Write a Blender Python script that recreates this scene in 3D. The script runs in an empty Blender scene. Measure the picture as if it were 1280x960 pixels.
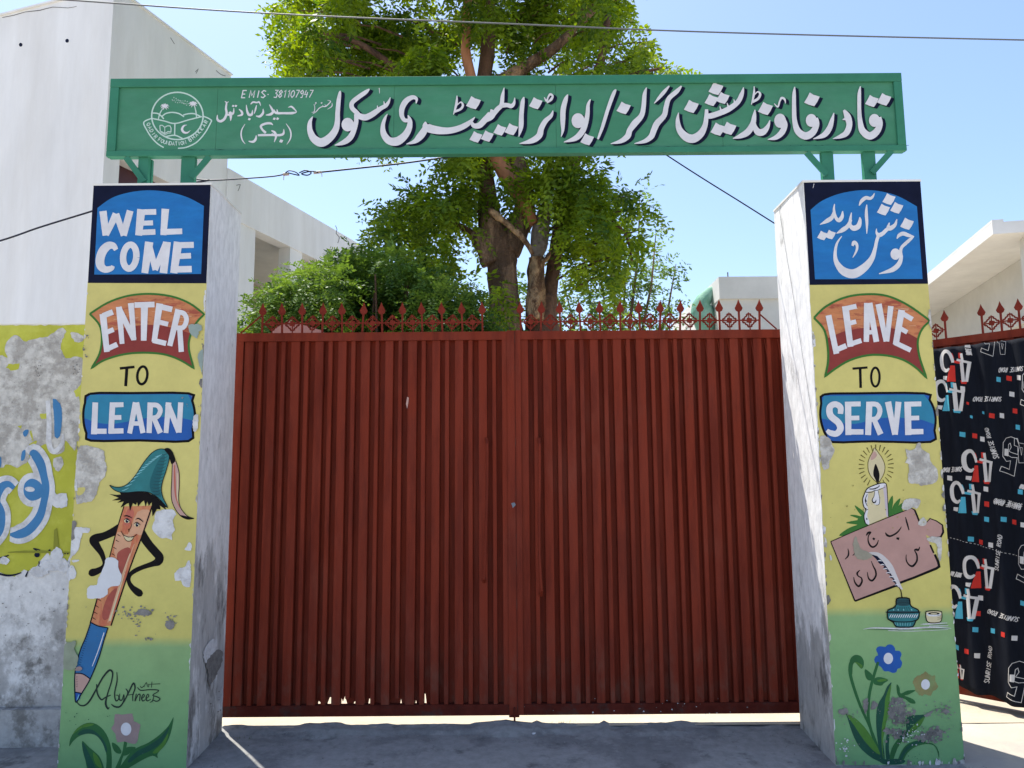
import bpy, math, random
import numpy as np
from mathutils import Vector, Matrix, noise as mnoise
from mathutils.geometry import tessellate_polygon
R = math.radians
rng = random.Random(7)
sc = bpy.context.scene
col = sc.collection

# ------------------------------------------------------------------ camera
FPX, PITCH, ROLL, EYE = 961.0, R(7.1), R(0.43), Vector((0, 0, 1.5))
FWD = Vector((0, math.cos(PITCH), math.sin(PITCH)))
_r0 = Vector((1, 0, 0)); _u0 = _r0.cross(FWD)
RGT = _r0 * math.cos(ROLL) - _u0 * math.sin(ROLL)
UPV = _r0 * math.sin(ROLL) + _u0 * math.cos(ROLL)
cd = bpy.data.cameras.new('camera'); cam = bpy.data.objects.new('camera', cd); col.objects.link(cam)
m = Matrix((RGT, UPV, -FWD)).transposed().to_4x4(); m.translation = EYE
cam.matrix_world = m
cd.sensor_width = 36; cd.lens = FPX / 1280 * 36; cd.clip_start = 0.05; cd.clip_end = 3000
sc.camera = cam

def ray(px, py): return FWD + RGT * ((px - 640) / FPX) + UPV * ((480 - py) / FPX)
def at_y(px, py, Y):
    d = ray(px, py); return EYE + d * (Y / d.y)
def at_z(px, py, Z):
    d = ray(px, py); return EYE + d * ((Z - 1.5) / d.z)
def at_plane(px, py, P, n):
    d = ray(px, py); return EYE + d * ((P - EYE).dot(n) / d.dot(n))

# ------------------------------------------------------------------ light
SUN_TRAVEL = Vector((0.40, -0.51, -1.67)).normalized()
w = bpy.data.worlds.new('World'); sc.world = w; w.use_nodes = True
nt = w.node_tree; bg = nt.nodes['Background']
sky = nt.nodes.new('ShaderNodeTexSky'); sky.sky_type = 'NISHITA'; sky.sun_disc = False
sky.sun_elevation = math.asin(-SUN_TRAVEL.z); sky.sun_rotation = math.atan2(-SUN_TRAVEL.x, -SUN_TRAVEL.y)
sky.air_density = 1.0; sky.dust_density = 1.5; sky.ozone_density = 3.2
nt.links.new(sky.outputs[0], bg.inputs[0]); bg.inputs[1].default_value = 0.15
sd = bpy.data.lights.new('sun', 'SUN'); sd.energy = 5.0; sd.angle = R(0.53); sd.color = (1, 0.95, 0.86)
so = bpy.data.objects.new('sun', sd); col.objects.link(so)
so.rotation_euler = (-SUN_TRAVEL).to_track_quat('Z', 'Y').to_euler(); so.location = (-3, 6, 14)
sc.view_settings.view_transform = 'Standard'; sc.view_settings.look = 'None'
sc.view_settings.exposure = 0.82; sc.view_settings.gamma = 1
sc.render.engine = 'CYCLES'
sc.cycles.max_bounces = 8; sc.cycles.transparent_max_bounces = 8

# ------------------------------------------------------------------ materials
MATS = {}
def s2l(r, g, b):
    return tuple(((c / 255 + 0.055) / 1.055) ** 2.4 if c > 10 else c / 255 / 12.92 for c in (r, g, b))
def mat(name, c, rough=0.75, var=0.12, scale=6.0, bump=0.15, bscale=60.0, spec=0.3, c2=None, stretch=(1, 1, 1), thr=(0.45, 0.62), detail=6.0, bdist=0.004):
    """paint / plaster / concrete: base colour varied by noise, optionally patches of c2"""
    if name in MATS: return MATS[name]
    m = bpy.data.materials.new(name); m.use_nodes = True; MATS[name] = m
    n = m.node_tree; b = n.nodes['Principled BSDF']
    if 'paint' in name and 'red' not in name: bump = max(bump, .14) * 1.5; bscale = min(bscale, 45); var = max(var, .09)
    b.inputs['Roughness'].default_value = rough; b.inputs['Specular IOR Level'].default_value = spec
    tc = n.nodes.new('ShaderNodeNewGeometry')
    mp = n.nodes.new('ShaderNodeMapping'); mp.inputs['Scale'].default_value = stretch
    n.links.new(tc.outputs['Position'], mp.inputs[0])
    ns = n.nodes.new('ShaderNodeTexNoise'); ns.inputs['Scale'].default_value = scale; ns.inputs['Detail'].default_value = detail; ns.inputs['Roughness'].default_value = 0.65
    n.links.new(mp.outputs[0], ns.inputs['Vector'])
    mr = n.nodes.new('ShaderNodeMapRange'); mr.inputs['From Min'].default_value = 0.3; mr.inputs['From Max'].default_value = 0.7
    mr.inputs['To Min'].default_value = 1 - var; mr.inputs['To Max'].default_value = 1 + var
    n.links.new(ns.outputs[0], mr.inputs[0])
    vm = n.nodes.new('ShaderNodeVectorMath'); vm.operation = 'SCALE'
    if c2:
        mr2 = n.nodes.new('ShaderNodeMapRange'); mr2.interpolation_type = 'SMOOTHSTEP'
        mr2.inputs['From Min'].default_value = thr[0]; mr2.inputs['From Max'].default_value = thr[1]
        ns2 = n.nodes.new('ShaderNodeTexNoise'); ns2.inputs['Scale'].default_value = scale * 0.6; ns2.inputs['Detail'].default_value = 10; ns2.inputs['Roughness'].default_value = 0.7
        mp2 = n.nodes.new('ShaderNodeMapping'); mp2.inputs['Scale'].default_value = stretch; mp2.inputs['Location'].default_value = (3.1, 7.7, 1.3)
        n.links.new(tc.outputs['Position'], mp2.inputs[0]); n.links.new(mp2.outputs[0], ns2.inputs['Vector'])
        n.links.new(ns2.outputs[0], mr2.inputs[0])
        mx = n.nodes.new('ShaderNodeMix'); mx.data_type = 'RGBA'
        mx.inputs[6].default_value = (*c, 1); mx.inputs[7].default_value = (*c2, 1)
        n.links.new(mr2.outputs[0], mx.inputs[0]); n.links.new(mx.outputs[2], vm.inputs[0])
        m['mixnode'] = mx.name
    else:
        vm.inputs[0].default_value = c
    n.links.new(mr.outputs[0], vm.inputs['Scale'])
    n.links.new(vm.outputs[0], b.inputs['Base Color'])
    if bump:
        nb = n.nodes.new('ShaderNodeTexNoise'); nb.inputs['Scale'].default_value = bscale; nb.inputs['Detail'].default_value = 5
        n.links.new(tc.outputs['Position'], nb.inputs['Vector'])
        bp = n.nodes.new('ShaderNodeBump'); bp.inputs['Strength'].default_value = bump; bp.inputs['Distance'].default_value = bdist
        n.links.new(nb.outputs[0], bp.inputs['Height']); n.links.new(bp.outputs[0], b.inputs['Normal'])
    return m

def leaf_mat(name, dark, light, trans=0.45):
    m = bpy.data.materials.new(name); m.use_nodes = True; n = m.node_tree
    b = n.nodes['Principled BSDF']; out = n.nodes['Material Output']
    b.inputs['Roughness'].default_value = 0.5; b.inputs['Specular IOR Level'].default_value = 0.22
    g = n.nodes.new('ShaderNodeNewGeometry')
    ns = n.nodes.new('ShaderNodeTexNoise'); ns.inputs['Scale'].default_value = 1.6; ns.inputs['Detail'].default_value = 3
    n.links.new(g.outputs['Position'], ns.inputs['Vector'])
    ad = n.nodes.new('ShaderNodeMath'); ad.operation = 'MULTIPLY_ADD'; ad.inputs[1].default_value = 0.45
    n.links.new(g.outputs['Random Per Island'], ad.inputs[0])
    mr = n.nodes.new('ShaderNodeMapRange'); mr.inputs['From Min'].default_value = 0.35; mr.inputs['From Max'].default_value = 0.65; mr.inputs['To Max'].default_value = 0.55
    n.links.new(ns.outputs[0], mr.inputs[0]); n.links.new(mr.outputs[0], ad.inputs[2])
    cr = n.nodes.new('ShaderNodeValToRGB'); cr.color_ramp.elements[0].color = (*dark, 1); cr.color_ramp.elements[1].color = (*light, 1)
    n.links.new(ad.outputs[0], cr.inputs[0]); n.links.new(cr.outputs[0], b.inputs['Base Color'])
    tr = n.nodes.new('ShaderNodeBsdfTranslucent')
    hs = n.nodes.new('ShaderNodeHueSaturation'); hs.inputs['Hue'].default_value = 0.475; hs.inputs['Value'].default_value = 1.6; hs.inputs['Saturation'].default_value = 1.1
    n.links.new(cr.outputs[0], hs.inputs['Color']); n.links.new(hs.outputs[0], tr.inputs[0])
    ms = n.nodes.new('ShaderNodeMixShader'); ms.inputs[0].default_value = trans
    n.links.new(b.outputs[0], ms.inputs[1]); n.links.new(tr.outputs[0], ms.inputs[2]); n.links.new(ms.outputs[0], out.inputs[0])
    return m

def gate_red(name):
    """red oxide enamel, chalky and streaked, dust splashed up from the ground"""
    m = bpy.data.materials.new(name); m.use_nodes = True; MATS[name] = m; n = m.node_tree; b = n.nodes['Principled BSDF']
    b.inputs['Specular IOR Level'].default_value = 0.12
    g = n.nodes.new('ShaderNodeNewGeometry'); sx_ = n.nodes.new('ShaderNodeSeparateXYZ'); n.links.new(g.outputs['Position'], sx_.inputs[0])
    def nz(scale, st, d=8, off=0):
        mp = n.nodes.new('ShaderNodeMapping'); mp.inputs['Scale'].default_value = st; mp.inputs['Location'].default_value = (off, off, off); n.links.new(g.outputs['Position'], mp.inputs[0])
        t = n.nodes.new('ShaderNodeTexNoise'); t.inputs['Scale'].default_value = scale; t.inputs['Detail'].default_value = d; t.inputs['Roughness'].default_value = .7; n.links.new(mp.outputs[0], t.inputs['Vector']); return t.outputs[0]
    def rg(v, a, c, d=0., e=1.):
        t = n.nodes.new('ShaderNodeMapRange'); t.interpolation_type = 'SMOOTHSTEP'; n.links.new(v, t.inputs[0])
        for k, q in zip(('From Min', 'From Max', 'To Min', 'To Max'), (a, c, d, e)): t.inputs[k].default_value = q
        return t.outputs[0]
    def mx(f, a, c):
        t = n.nodes.new('ShaderNodeMix'); t.data_type = 'RGBA'; n.links.new(f, t.inputs[0])
        for k, q in ((6, a), (7, c)):
            if isinstance(q, tuple): t.inputs[k].default_value = (*q, 1)
            else: n.links.new(q, t.inputs[k])
        return t.outputs[2]
    def mul(a, c):
        t = n.nodes.new('ShaderNodeMath'); t.operation = 'MULTIPLY'
        n.links.new(a, t.inputs[0]); n.links.new(c, t.inputs[1]); return t.outputs[0]
    c = mx(rg(nz(14, (1, 1, .10)), .40, .66), (.192, .029, .0140), (.128, .019, .010))
    c = mx(rg(nz(3.5, (1, 1, .5), 8, 4), .50, .72, 0, .55), c, (.20, .046, .028))
    dust = mul(rg(sx_.outputs[2], .75, .15), rg(nz(9, (1, 1, .5), 8, 9), .45, .70, 0, .55))
    c = mx(dust, c, (.16, .085, .06))
    c = mx(rg(nz(30, (1, 1, .6), 6, 2), .70, .76, 0, .8), c, (.05, .018, .014))
    n.links.new(c, b.inputs['Base Color']); n.links.new(rg(nz(8, (1, 1, .3), 6, 3), .3, .7, .5, .8), b.inputs['Roughness'])
    bp = n.nodes.new('ShaderNodeBump'); bp.inputs['Strength'].default_value = .25; bp.inputs['Distance'].default_value = .006
    n.links.new(nz(12, (1, 1, .35), 4, 6), bp.inputs['Height']); n.links.new(bp.outputs[0], b.inputs['Normal'])
    return m
GREEN = mat('sign_green', (0.055, 0.222, 0.128), 0.55, 0.10, 4, 0.06, 40, 0.2, c2=(0.072, 0.235, 0.15), stretch=(1, 1, 2.5), thr=(0.4, 0.7))
GREEN_FRAME = mat('sign_green_frame', (0.036, 0.190, 0.115), 0.5, 0.12, 7, 0.06, 40, 0.25)
CREVICE = mat('sign_dark_line', (0.006, 0.035, 0.02), 0.9, 0.3, 30)  # very dark green for thin lines along the panel edges
WHITEP = mat('white_paint', (0.66, 0.66, 0.70), 0.6, 0.05, 12, 0.05)
NAVY = mat('navy_paint', (0.006, 0.009, 0.030), 0.7, 0.25, 9, 0.05, 60, 0.1)
BLACKP = mat('black_paint', (0.007, 0.006, 0.007), 0.7, 0.2, 10, 0.0, 60, 0.1)
BLUE = mat('sky_blue_paint', (0.010, 0.145, 0.43), 0.6, 0.12, 7, 0.05, 50, 0.3, c2=(0.011, 0.165, 0.455), stretch=(1, 1, 3), thr=(.35, .7))
BLUE_D = mat('deep_blue_paint', (0.010, 0.090, 0.36), 0.6, 0.1, 9)
TURQ = mat('turquoise_paint', (0.020, 0.20, 0.34), 0.6, 0.1, 9)
GREEN_LINE = mat('leaf_green_paint', (0.030, 0.15, 0.020), 0.6, 0.1, 9)
ORANGE = mat('orange_brick_paint', (0.52, 0.20, 0.085), 0.7, 0.15, 14, 0.05, 50, 0.3, c2=(0.36, 0.085, 0.05), stretch=(0.8, 1, 3.0), thr=(0.5, 0.62))
MAROON = mat('maroon_paint', (0.23, 0.035, 0.03), 0.7, 0.12, 12)
TEAL = mat('teal_paint', (0.020, 0.165, 0.18), 0.6, 0.15, 12)
TEAL_D = mat('dark_teal_paint', (0.008, 0.06, 0.075), 0.6, 0.15, 12)
TEAL_L = mat('pale_teal_paint', (0.20, 0.50, 0.55), 0.6, 0.1, 12)
SKIN = mat('orange_wood_paint', (0.55, 0.22, 0.10), 0.6, 0.10, 18, 0.0, 50, 0.3, c2=(0.50, 0.13, 0.07), stretch=(3, 1, 0.8))
SKIN_L = mat('light_wood_paint', (0.60, 0.33, 0.20), 0.6, 0.08, 15)
ROSE_D = mat('dark_rose_paint', (0.33, 0.075, 0.055), 0.7, 0.15, 20)
PINKC = mat('pale_pink_paint', (0.47, 0.30, 0.26), 0.7, 0.06, 8)
SLATEP = mat('rose_slate_paint', (0.43, 0.255, 0.225), 0.7, 0.07, 8)
CREAMP = mat('cream_paint', (0.60, 0.53, 0.33), 0.7, 0.06, 8)
STEMG = mat('stem_green_paint', (0.022, 0.12, 0.035), 0.7, 0.15, 12, 0.02)
STEML = mat('light_leaf_paint', (0.07, 0.20, 0.030), 0.7, 0.15, 12, 0.02)
STEMD = mat('dark_leaf_paint', (0.010, 0.075, 0.045), 0.7, 0.15, 12, 0.02)
FADEPINK = mat('faded_pink_paint', (0.30, 0.22, 0.21), 0.8, 0.1, 15)
FADETAN = mat('faded_tan_paint', (0.26, 0.22, 0.09), 0.8, 0.15, 15, c2=(0.20, 0.27, 0.11), thr=(0.45, 0.7))
PLASTER = mat('bare_plaster', (0.54, 0.53, 0.50), 0.9, 0.22, 22, 0.9, 70, 0.2, c2=(0.36, 0.345, 0.32), thr=(.42, .58), bdist=0.006)
LIMEW = mat('white_lime_patch', (0.64, 0.65, 0.67), 0.9, 0.10, 25, 0.8, 60, 0.2, c2=(0.50, 0.50, 0.51), bdist=0.006)
CEMENT = mat('grey_cement_patch', (0.22, 0.21, 0.20), 0.9, 0.2, 40, 0.4, 120, 0.2, c2=(0.16, 0.155, 0.15))
OLIVE = mat('olive_yellow_paint', (0.42, 0.43, 0.045), 0.75, 0.12, 5, 0.1, 50, 0.3, c2=(0.50, 0.51, 0.08))
CERUL = mat('cerulean_paint', (0.045, 0.19, 0.40), 0.65, 0.1, 9)
REDP = gate_red('red_oxide_paint')
REDW = mat('worn_red_paint', (0.095, 0.018, 0.012), 0.8, 0.3, 10, 0.3, 90, 0.05, c2=(0.06, 0.04, 0.034), stretch=(1, 1, 1), thr=(0.5, 0.7))
REDSP = mat('spear_red_paint', (0.18, 0.028, 0.018), 0.7, 0.25, 25, 0.1, 60, 0.05)
WHITEB = mat('white_building_paint', (0.76, 0.77, 0.78), 0.9, 0.03, 1.2, 0.15, 30, 0.2, c2=(0.715, 0.715, 0.71), stretch=(1.6, 1.6, .3), thr=(0.42, 0.70))
WHITES = mat('white_slab_paint', (0.74, 0.74, 0.72), 0.9, 0.04, 2, 0.1)
CREAMB = mat('cream_wall_paint', (0.66, 0.65, 0.61), 0.9, 0.05, 2, 0.1)
TANW = mat('tan_shaded_wall', (0.42, 0.38, 0.30), 0.9, 0.06, 2, 0.1)  # tan puts the interior's shade and warm bounce into the wall colour
SLATS = mat('maroon_shutter', (0.07, 0.025, 0.03), 0.5, 0.1, 8)
CRACK = mat('crack_line', (0.16, 0.16, 0.16), 0.9, 0.2, 30, 0)
RUBBER = mat('black_cable', (0.012, 0.014, 0.03), 0.5, 0.1, 10, 0)
STEELW = mat('grey_cable', (0.12, 0.13, 0.14), 0.5, 0.1, 10, 0)
TAPE = mat('cable_tie', (0.45, 0.36, 0.34), 0.6, 0.1, 20, 0)
FABRIC = mat('black_fabric', (0.006, 0.008, 0.014), 0.8, 0.25, 10, 0.3, 300, 0.12, stretch=(3, 3, .5))
FWHITE = mat('fabric_white_print', (0.60, 0.58, 0.56), 0.85, 0.05, 20, 0.0)
FRED = mat('fabric_red_print', (0.55, 0.03, 0.02), 0.85, 0.05, 20, 0.0)
FCYAN = mat('fabric_cyan_print', (0.07, 0.38, 0.52), 0.85, 0.05, 20, 0.0)
BARK = mat('brown_bark', (0.30, 0.19, 0.12), 0.9, 0.4, 9, 1.0, 26, 0.2, c2=(0.13, 0.082, 0.055), stretch=(1, 1, 0.25), thr=(.44, .56), bdist=0.06)
BARK_D = mat('dark_bark', (0.14, 0.08, 0.055), 0.9, 0.35, 7, 0.9, 22, 0.2, c2=(0.07, 0.043, 0.033), stretch=(1, 1, 0.3), bdist=0.03)
BARK_R = mat('orange_bark', (0.38, 0.17, 0.09), 0.9, 0.25, 9, 0.5, 25, 0.2, stretch=(1, 1, 0.3), bdist=0.02)
DEADW = mat('pale_dead_wood', (0.42, 0.27, 0.15), 0.9, 0.4, 12, 1.0, 35, 0.2, c2=(0.13, 0.07, 0.04), stretch=(1, 1, 0.6), thr=(0.42, 0.56), bdist=0.03)
TANKG = mat('pale_green_tarpaulin', (0.16, 0.36, 0.26), 0.7, 0.1, 3, 0.3, 8, 0.3, c2=(0.26, 0.46, 0.38), bdist=0.05)
SALMON = mat('salmon_roof', (0.42, 0.20, 0.17), 0.8, 0.1, 8)
BLOSSOM = mat('pale_blossom', (0.62, 0.56, 0.28), 0.8, 0.2, 12, 0)
LEAF_A = leaf_mat('siris_leaf', (0.018, 0.070, 0.012), (0.25, 0.37, 0.030), 0.50)
LEAF_B = leaf_mat('shrub_leaf', (0.012, 0.055, 0.012), (0.16, 0.28, 0.045), 0.30)
LEAF_C = leaf_mat('far_tree_leaf', (0.035, 0.085, 0.025), (0.13, 0.22, 0.05), 0.5)
GRASS = leaf_mat('grass_blade', (0.03, 0.07, 0.015), (0.12, 0.16, 0.04), 0.3)

def coat_mat():
    """pillar front: yellow paint above, green below with a brushed boundary"""
    m = bpy.data.materials.new('yellow_green_coat'); m.use_nodes = True; n = m.node_tree; b = n.nodes['Principled BSDF']
    b.inputs['Roughness'].default_value = 0.6; b.inputs['Specular IOR Level'].default_value = 0.3
    g = n.nodes.new('ShaderNodeNewGeometry'); sx = n.nodes.new('ShaderNodeSeparateXYZ'); n.links.new(g.outputs['Position'], sx.inputs[0])
    ns = n.nodes.new('ShaderNodeTexNoise'); ns.inputs['Scale'].default_value = 9; ns.inputs['Detail'].default_value = 6
    n.links.new(g.outputs['Position'], ns.inputs['Vector'])
    ad = n.nodes.new('ShaderNodeMath'); ad.operation = 'MULTIPLY_ADD'; ad.inputs[1].default_value = 0.02
    n.links.new(ns.outputs[0], ad.inputs[0])
    gt = n.nodes.new('ShaderNodeMath'); gt.operation = 'GREATER_THAN'; gt.inputs[1].default_value = 0; n.links.new(sx.outputs[0], gt.inputs[0])
    sb = n.nodes.new('ShaderNodeMath'); sb.operation = 'MULTIPLY_ADD'; sb.inputs[1].default_value = -0.125; n.links.new(gt.outputs[0], sb.inputs[0]); n.links.new(sx.outputs[2], sb.inputs[2])
    n.links.new(sb.outputs[0], ad.inputs[2])
    cr = n.nodes.new('ShaderNodeValToRGB'); e = cr.color_ramp.elements
    mr = n.nodes.new('ShaderNodeMapRange'); mr.inputs['From Min'].default_value = 0.0; mr.inputs['From Max'].default_value = 3.2
    n.links.new(ad.outputs[0], mr.inputs[0]); n.links.new(mr.outputs[0], cr.inputs[0])
    e[0].position = 0.0; e[0].color = (0.16, 0.345, 0.155, 1)
    e[1].position = 0.13; e[1].color = (0.20, 0.375, 0.16, 1)
    for p, c in ((0.208, (0.24, 0.39, 0.17, 1)), (0.224, (0.54, 0.49, 0.14, 1)), (0.5, (0.59, 0.53, 0.175, 1)), (1.0, (0.57, 0.51, 0.175, 1))):
        k = e.new(p); k.color = c
    n2 = n.nodes.new('ShaderNodeTexNoise'); n2.inputs['Scale'].default_value = 5; n2.inputs['Detail'].default_value = 8; n2.inputs['Roughness'].default_value = 0.7
    n.links.new(g.outputs['Position'], n2.inputs['Vector'])
    m2 = n.nodes.new('ShaderNodeMapRange'); m2.inputs['From Min'].default_value = 0.3; m2.inputs['From Max'].default_value = 0.7; m2.inputs['To Min'].default_value = 0.9; m2.inputs['To Max'].default_value = 1.1
    n.links.new(n2.outputs[0], m2.inputs[0])
    vm = n.nodes.new('ShaderNodeVectorMath'); vm.operation = 'SCALE'; n.links.new(cr.outputs[0], vm.inputs[0]); n.links.new(m2.outputs[0], vm.inputs['Scale'])
    n.links.new(vm.outputs[0], b.inputs['Base Color'])
    nb = n.nodes.new('ShaderNodeTexNoise'); nb.inputs['Scale'].default_value = 40; nb.inputs['Detail'].default_value = 6; n.links.new(g.outputs['Position'], nb.inputs['Vector'])
    bp = n.nodes.new('ShaderNodeBump'); bp.inputs['Strength'].default_value = 0.2; bp.inputs['Distance'].default_value = 0.004
    n.links.new(nb.outputs[0], bp.inputs['Height']); n.links.new(bp.outputs[0], b.inputs['Normal'])
    return m
COAT = coat_mat()

def worn_mat(name, white, grey, dark, zmid, zw, scale=3.0, stretch=(1, 1, 0.35)):
    """white-washed render whose wash has worn off more towards the ground"""
    m = bpy.data.materials.new(name); m.use_nodes = True; n = m.node_tree; b = n.nodes['Principled BSDF']
    b.inputs['Roughness'].default_value = 0.9; b.inputs['Specular IOR Level'].default_value = 0.2
    g = n.nodes.new('ShaderNodeNewGeometry'); sx = n.nodes.new('ShaderNodeSeparateXYZ'); n.links.new(g.outputs['Position'], sx.inputs[0])
    mp = n.nodes.new('ShaderNodeMapping'); mp.inputs['Scale'].default_value = stretch; n.links.new(g.outputs['Position'], mp.inputs[0])
    def nz(s, d, off, rg=0.7):
        t = n.nodes.new('ShaderNodeTexNoise'); t.inputs['Scale'].default_value = s; t.inputs['Detail'].default_value = d; t.inputs['Roughness'].default_value = rg
        a = n.nodes.new('ShaderNodeVectorMath'); a.inputs[1].default_value = (off, off * 2, off * 3); n.links.new(mp.outputs[0], a.inputs[0]); n.links.new(a.outputs[0], t.inputs['Vector'])
        return t.outputs[0]
    def mathn(op, a, bb, cc=None):
        t = n.nodes.new('ShaderNodeMath'); t.operation = op
        for i, v in enumerate((a, bb, cc)):
            if v is None: continue
            if isinstance(v, (int, float)): t.inputs[i].default_value = v
            else: n.links.new(v, t.inputs[i])
        return t.outputs[0]
    def rangen(v, a, bb, c=0.0, d=1.0):
        t = n.nodes.new('ShaderNodeMapRange'); t.interpolation_type = 'SMOOTHSTEP'; n.links.new(v, t.inputs[0])
        t.inputs['From Min'].default_value = a; t.inputs['From Max'].default_value = bb; t.inputs['To Min'].default_value = c; t.inputs['To Max'].default_value = d
        return t.outputs[0]
    low = rangen(sx.outputs[2], zmid - zw, zmid + zw, 0.16, -0.10)
    k = rangen(mathn('ADD', nz(scale, 10, 1.7), low), 0.50, 0.60)
    k2 = rangen(mathn('ADD', nz(scale * 2.2, 10, 5.1), mathn('MULTIPLY', low, 0.7)), 0.56, 0.70)
    mx = n.nodes.new('ShaderNodeMix'); mx.data_type = 'RGBA'; mx.inputs[6].default_value = (*white, 1); mx.inputs[7].default_value = (*grey, 1); n.links.new(k, mx.inputs[0])
    mx2 = n.nodes.new('ShaderNodeMix'); mx2.data_type = 'RGBA'; mx2.inputs[7].default_value = (*dark, 1); n.links.new(mx.outputs[2], mx2.inputs[6]); n.links.new(k2, mx2.inputs[0])
    fine = rangen(nz(scale * 9, 6, 9.3), 0.3, 0.7, 0.86, 1.12)
    vm = n.nodes.new('ShaderNodeVectorMath'); vm.operation = 'SCALE'; n.links.new(mx2.outputs[2], vm.inputs[0]); n.links.new(fine, vm.inputs['Scale'])
    n.links.new(vm.outputs[0], b.inputs['Base Color'])
    hb = mathn('MULTIPLY_ADD', k, -0.6, nz(scale * 14, 6, 2.2))
    bp = n.nodes.new('ShaderNodeBump'); bp.inputs['Strength'].default_value = 0.5; bp.inputs['Distance'].default_value = 0.006
    n.links.new(hb, bp.inputs['Height']); n.links.new(bp.outputs[0], b.inputs['Normal'])
    return m
SIDE_L = worn_mat('worn_whitewash_shaft', (0.74, 0.74, 0.74), (0.46, 0.455, 0.45), (0.19, 0.185, 0.18), .95, 1.3, 3.2)
SIDE_R = worn_mat('bright_whitewash_shaft', (0.82, 0.82, 0.81), (0.42, 0.415, 0.40), (0.15, 0.15, 0.145), 0.55, 1.0, 3.2)
WALLM = worn_mat('weathered_wall_render', (0.66, 0.66, 0.66), (0.40, 0.395, 0.39), (0.20, 0.195, 0.185), 0.7, 0.9, 2.4, (1, 1, 0.9))
CONC = worn_mat('concrete_apron', (0.25, 0.25, 0.245), (0.185, 0.185, 0.185), (0.11, 0.11, 0.11), 0.0, 1.0, 2.2, (1, 1, 1))
DUST = mat('sandy_ground', (0.46, 0.40, 0.31), 0.95, 0.12, 1.2, 0.5, 30, 0.1, c2=(0.38, 0.33, 0.26), bdist=0.01)

PALEC = mat('pale_cement_ground', (0.42, 0.38, 0.32), 0.95, 0.10, 1.6, 0.4, 40, 0.1, c2=(0.34, 0.32, 0.29), bdist=0.006)

# ------------------------------------------------------------------ object helpers
def link(o, parent=None):
    col.objects.link(o)
    if parent: o.parent = parent; o.matrix_parent_inverse = parent.matrix_world.inverted()
    return o
def mesh_obj(name, verts, faces, mats, parent=None, mi=None, smooth=False):
    me = bpy.data.meshes.new(name); me.from_pydata([tuple(v) for v in verts], [], faces)
    for mm in (mats if isinstance(mats, (list, tuple)) else [mats]): me.materials.append(mm)
    if mi is not None: me.polygons.foreach_set('material_index', mi)
    if smooth: me.polygons.foreach_set('use_smooth', [True] * len(me.polygons))
    me.update()
    return link(bpy.data.objects.new(name, me), parent)
def tag(o, label, cat=None, group=None, kind=None):
    if label: o['label'] = label
    if cat: o['category'] = cat
    if group: o['group'] = group
    if kind: o['kind'] = kind
    return o
def empty(name, loc, label, cat, group=None, z=None):
    loc = Vector(loc)
    if z is not None: loc.z = z
    o = bpy.data.objects.new(name, None); o.location = loc; o.empty_display_size = 0.1; col.objects.link(o)
    bpy.context.view_layer.update()
    return tag(o, label, cat, group)

class MB:
    def __init__(s): s.v = []; s.f = []; s.m = []
    def add(s, vs, fs, mi=0):
        k = len(s.v); s.v += [tuple(v) for v in vs]; s.f += [tuple(i + k for i in f) for f in fs]; s.m += [mi] * len(fs)
    def box(s, a, b, mi=0, rot=0, org=None):
        (x0, y0, z0), (x1, y1, z1) = a, b
        vs = [Vector(p) for p in ((x0, y0, z0), (x1, y0, z0), (x1, y1, z0), (x0, y1, z0), (x0, y0, z1), (x1, y0, z1), (x1, y1, z1), (x0, y1, z1))]
        s.add(vs, [(0, 3, 2, 1), (4, 5, 6, 7), (0, 1, 5, 4), (1, 2, 6, 5), (2, 3, 7, 6), (3, 0, 4, 7)], mi)
    def bar(s, p, q, w, d, mi=0, up=Vector((0, 1, 0))):
        """rectangular bar p->q; w across, d along 'up'"""
        p, q = Vector(p), Vector(q); t = (q - p).normalized(); a = t.cross(up).normalized() * w / 2; b = up.normalized() * d / 2
        vs = [p - a - b, p + a - b, p + a + b, p - a + b, q - a - b, q + a - b, q + a + b, q - a + b]
        s.add(vs, [(0, 1, 2, 3), (7, 6, 5, 4), (0, 4, 5, 1), (1, 5, 6, 2), (2, 6, 7, 3), (3, 7, 4, 0)], mi)
    def tube(s, pts, rad, n=8, mi=0, caps=True, bump=0.0, seed=0):
        pts = [Vector(p) for p in pts]; rad = rad if isinstance(rad, (list, tuple)) else [rad] * len(pts)
        rings = []; ref = Vector((0.31, 0.9, 0.2))
        for i, p in enumerate(pts):
            t = (pts[min(i + 1, len(pts) - 1)] - pts[max(i - 1, 0)]).normalized()
            a = t.cross(ref)
            if a.length < 0.1: a = t.cross(Vector((1, 0, 0)))
            a.normalize(); b = t.cross(a)
            ring = []
            for k in range(n):
                an = 2 * math.pi * k / n; d = a * math.cos(an) + b * math.sin(an); r = rad[i]
                if bump: r *= 1 + bump * mnoise.noise(p * 3.1 + d * 1.7 + Vector((seed, 0, 0))) + bump * 0.5 * mnoise.noise(p * 9 + d * 3)
                ring.append(p + d * r)
            rings.append(ring)
        vs = [v for r_ in rings for v in r_]; fs = []
        for i in range(len(rings) - 1):
            for k in range(n): fs.append((i * n + k, i * n + (k + 1) % n, (i + 1) * n + (k + 1) % n, (i + 1) * n + k))
        if caps: fs.append(tuple(range(n - 1, -1, -1))); fs.append(tuple((len(rings) - 1) * n + k for k in range(n)))
        s.add(vs, fs, mi)
    def build(s, name, mats, parent=None, smooth=False): return mesh_obj(name, s.v, s.f, mats, parent, s.m, smooth)

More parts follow.
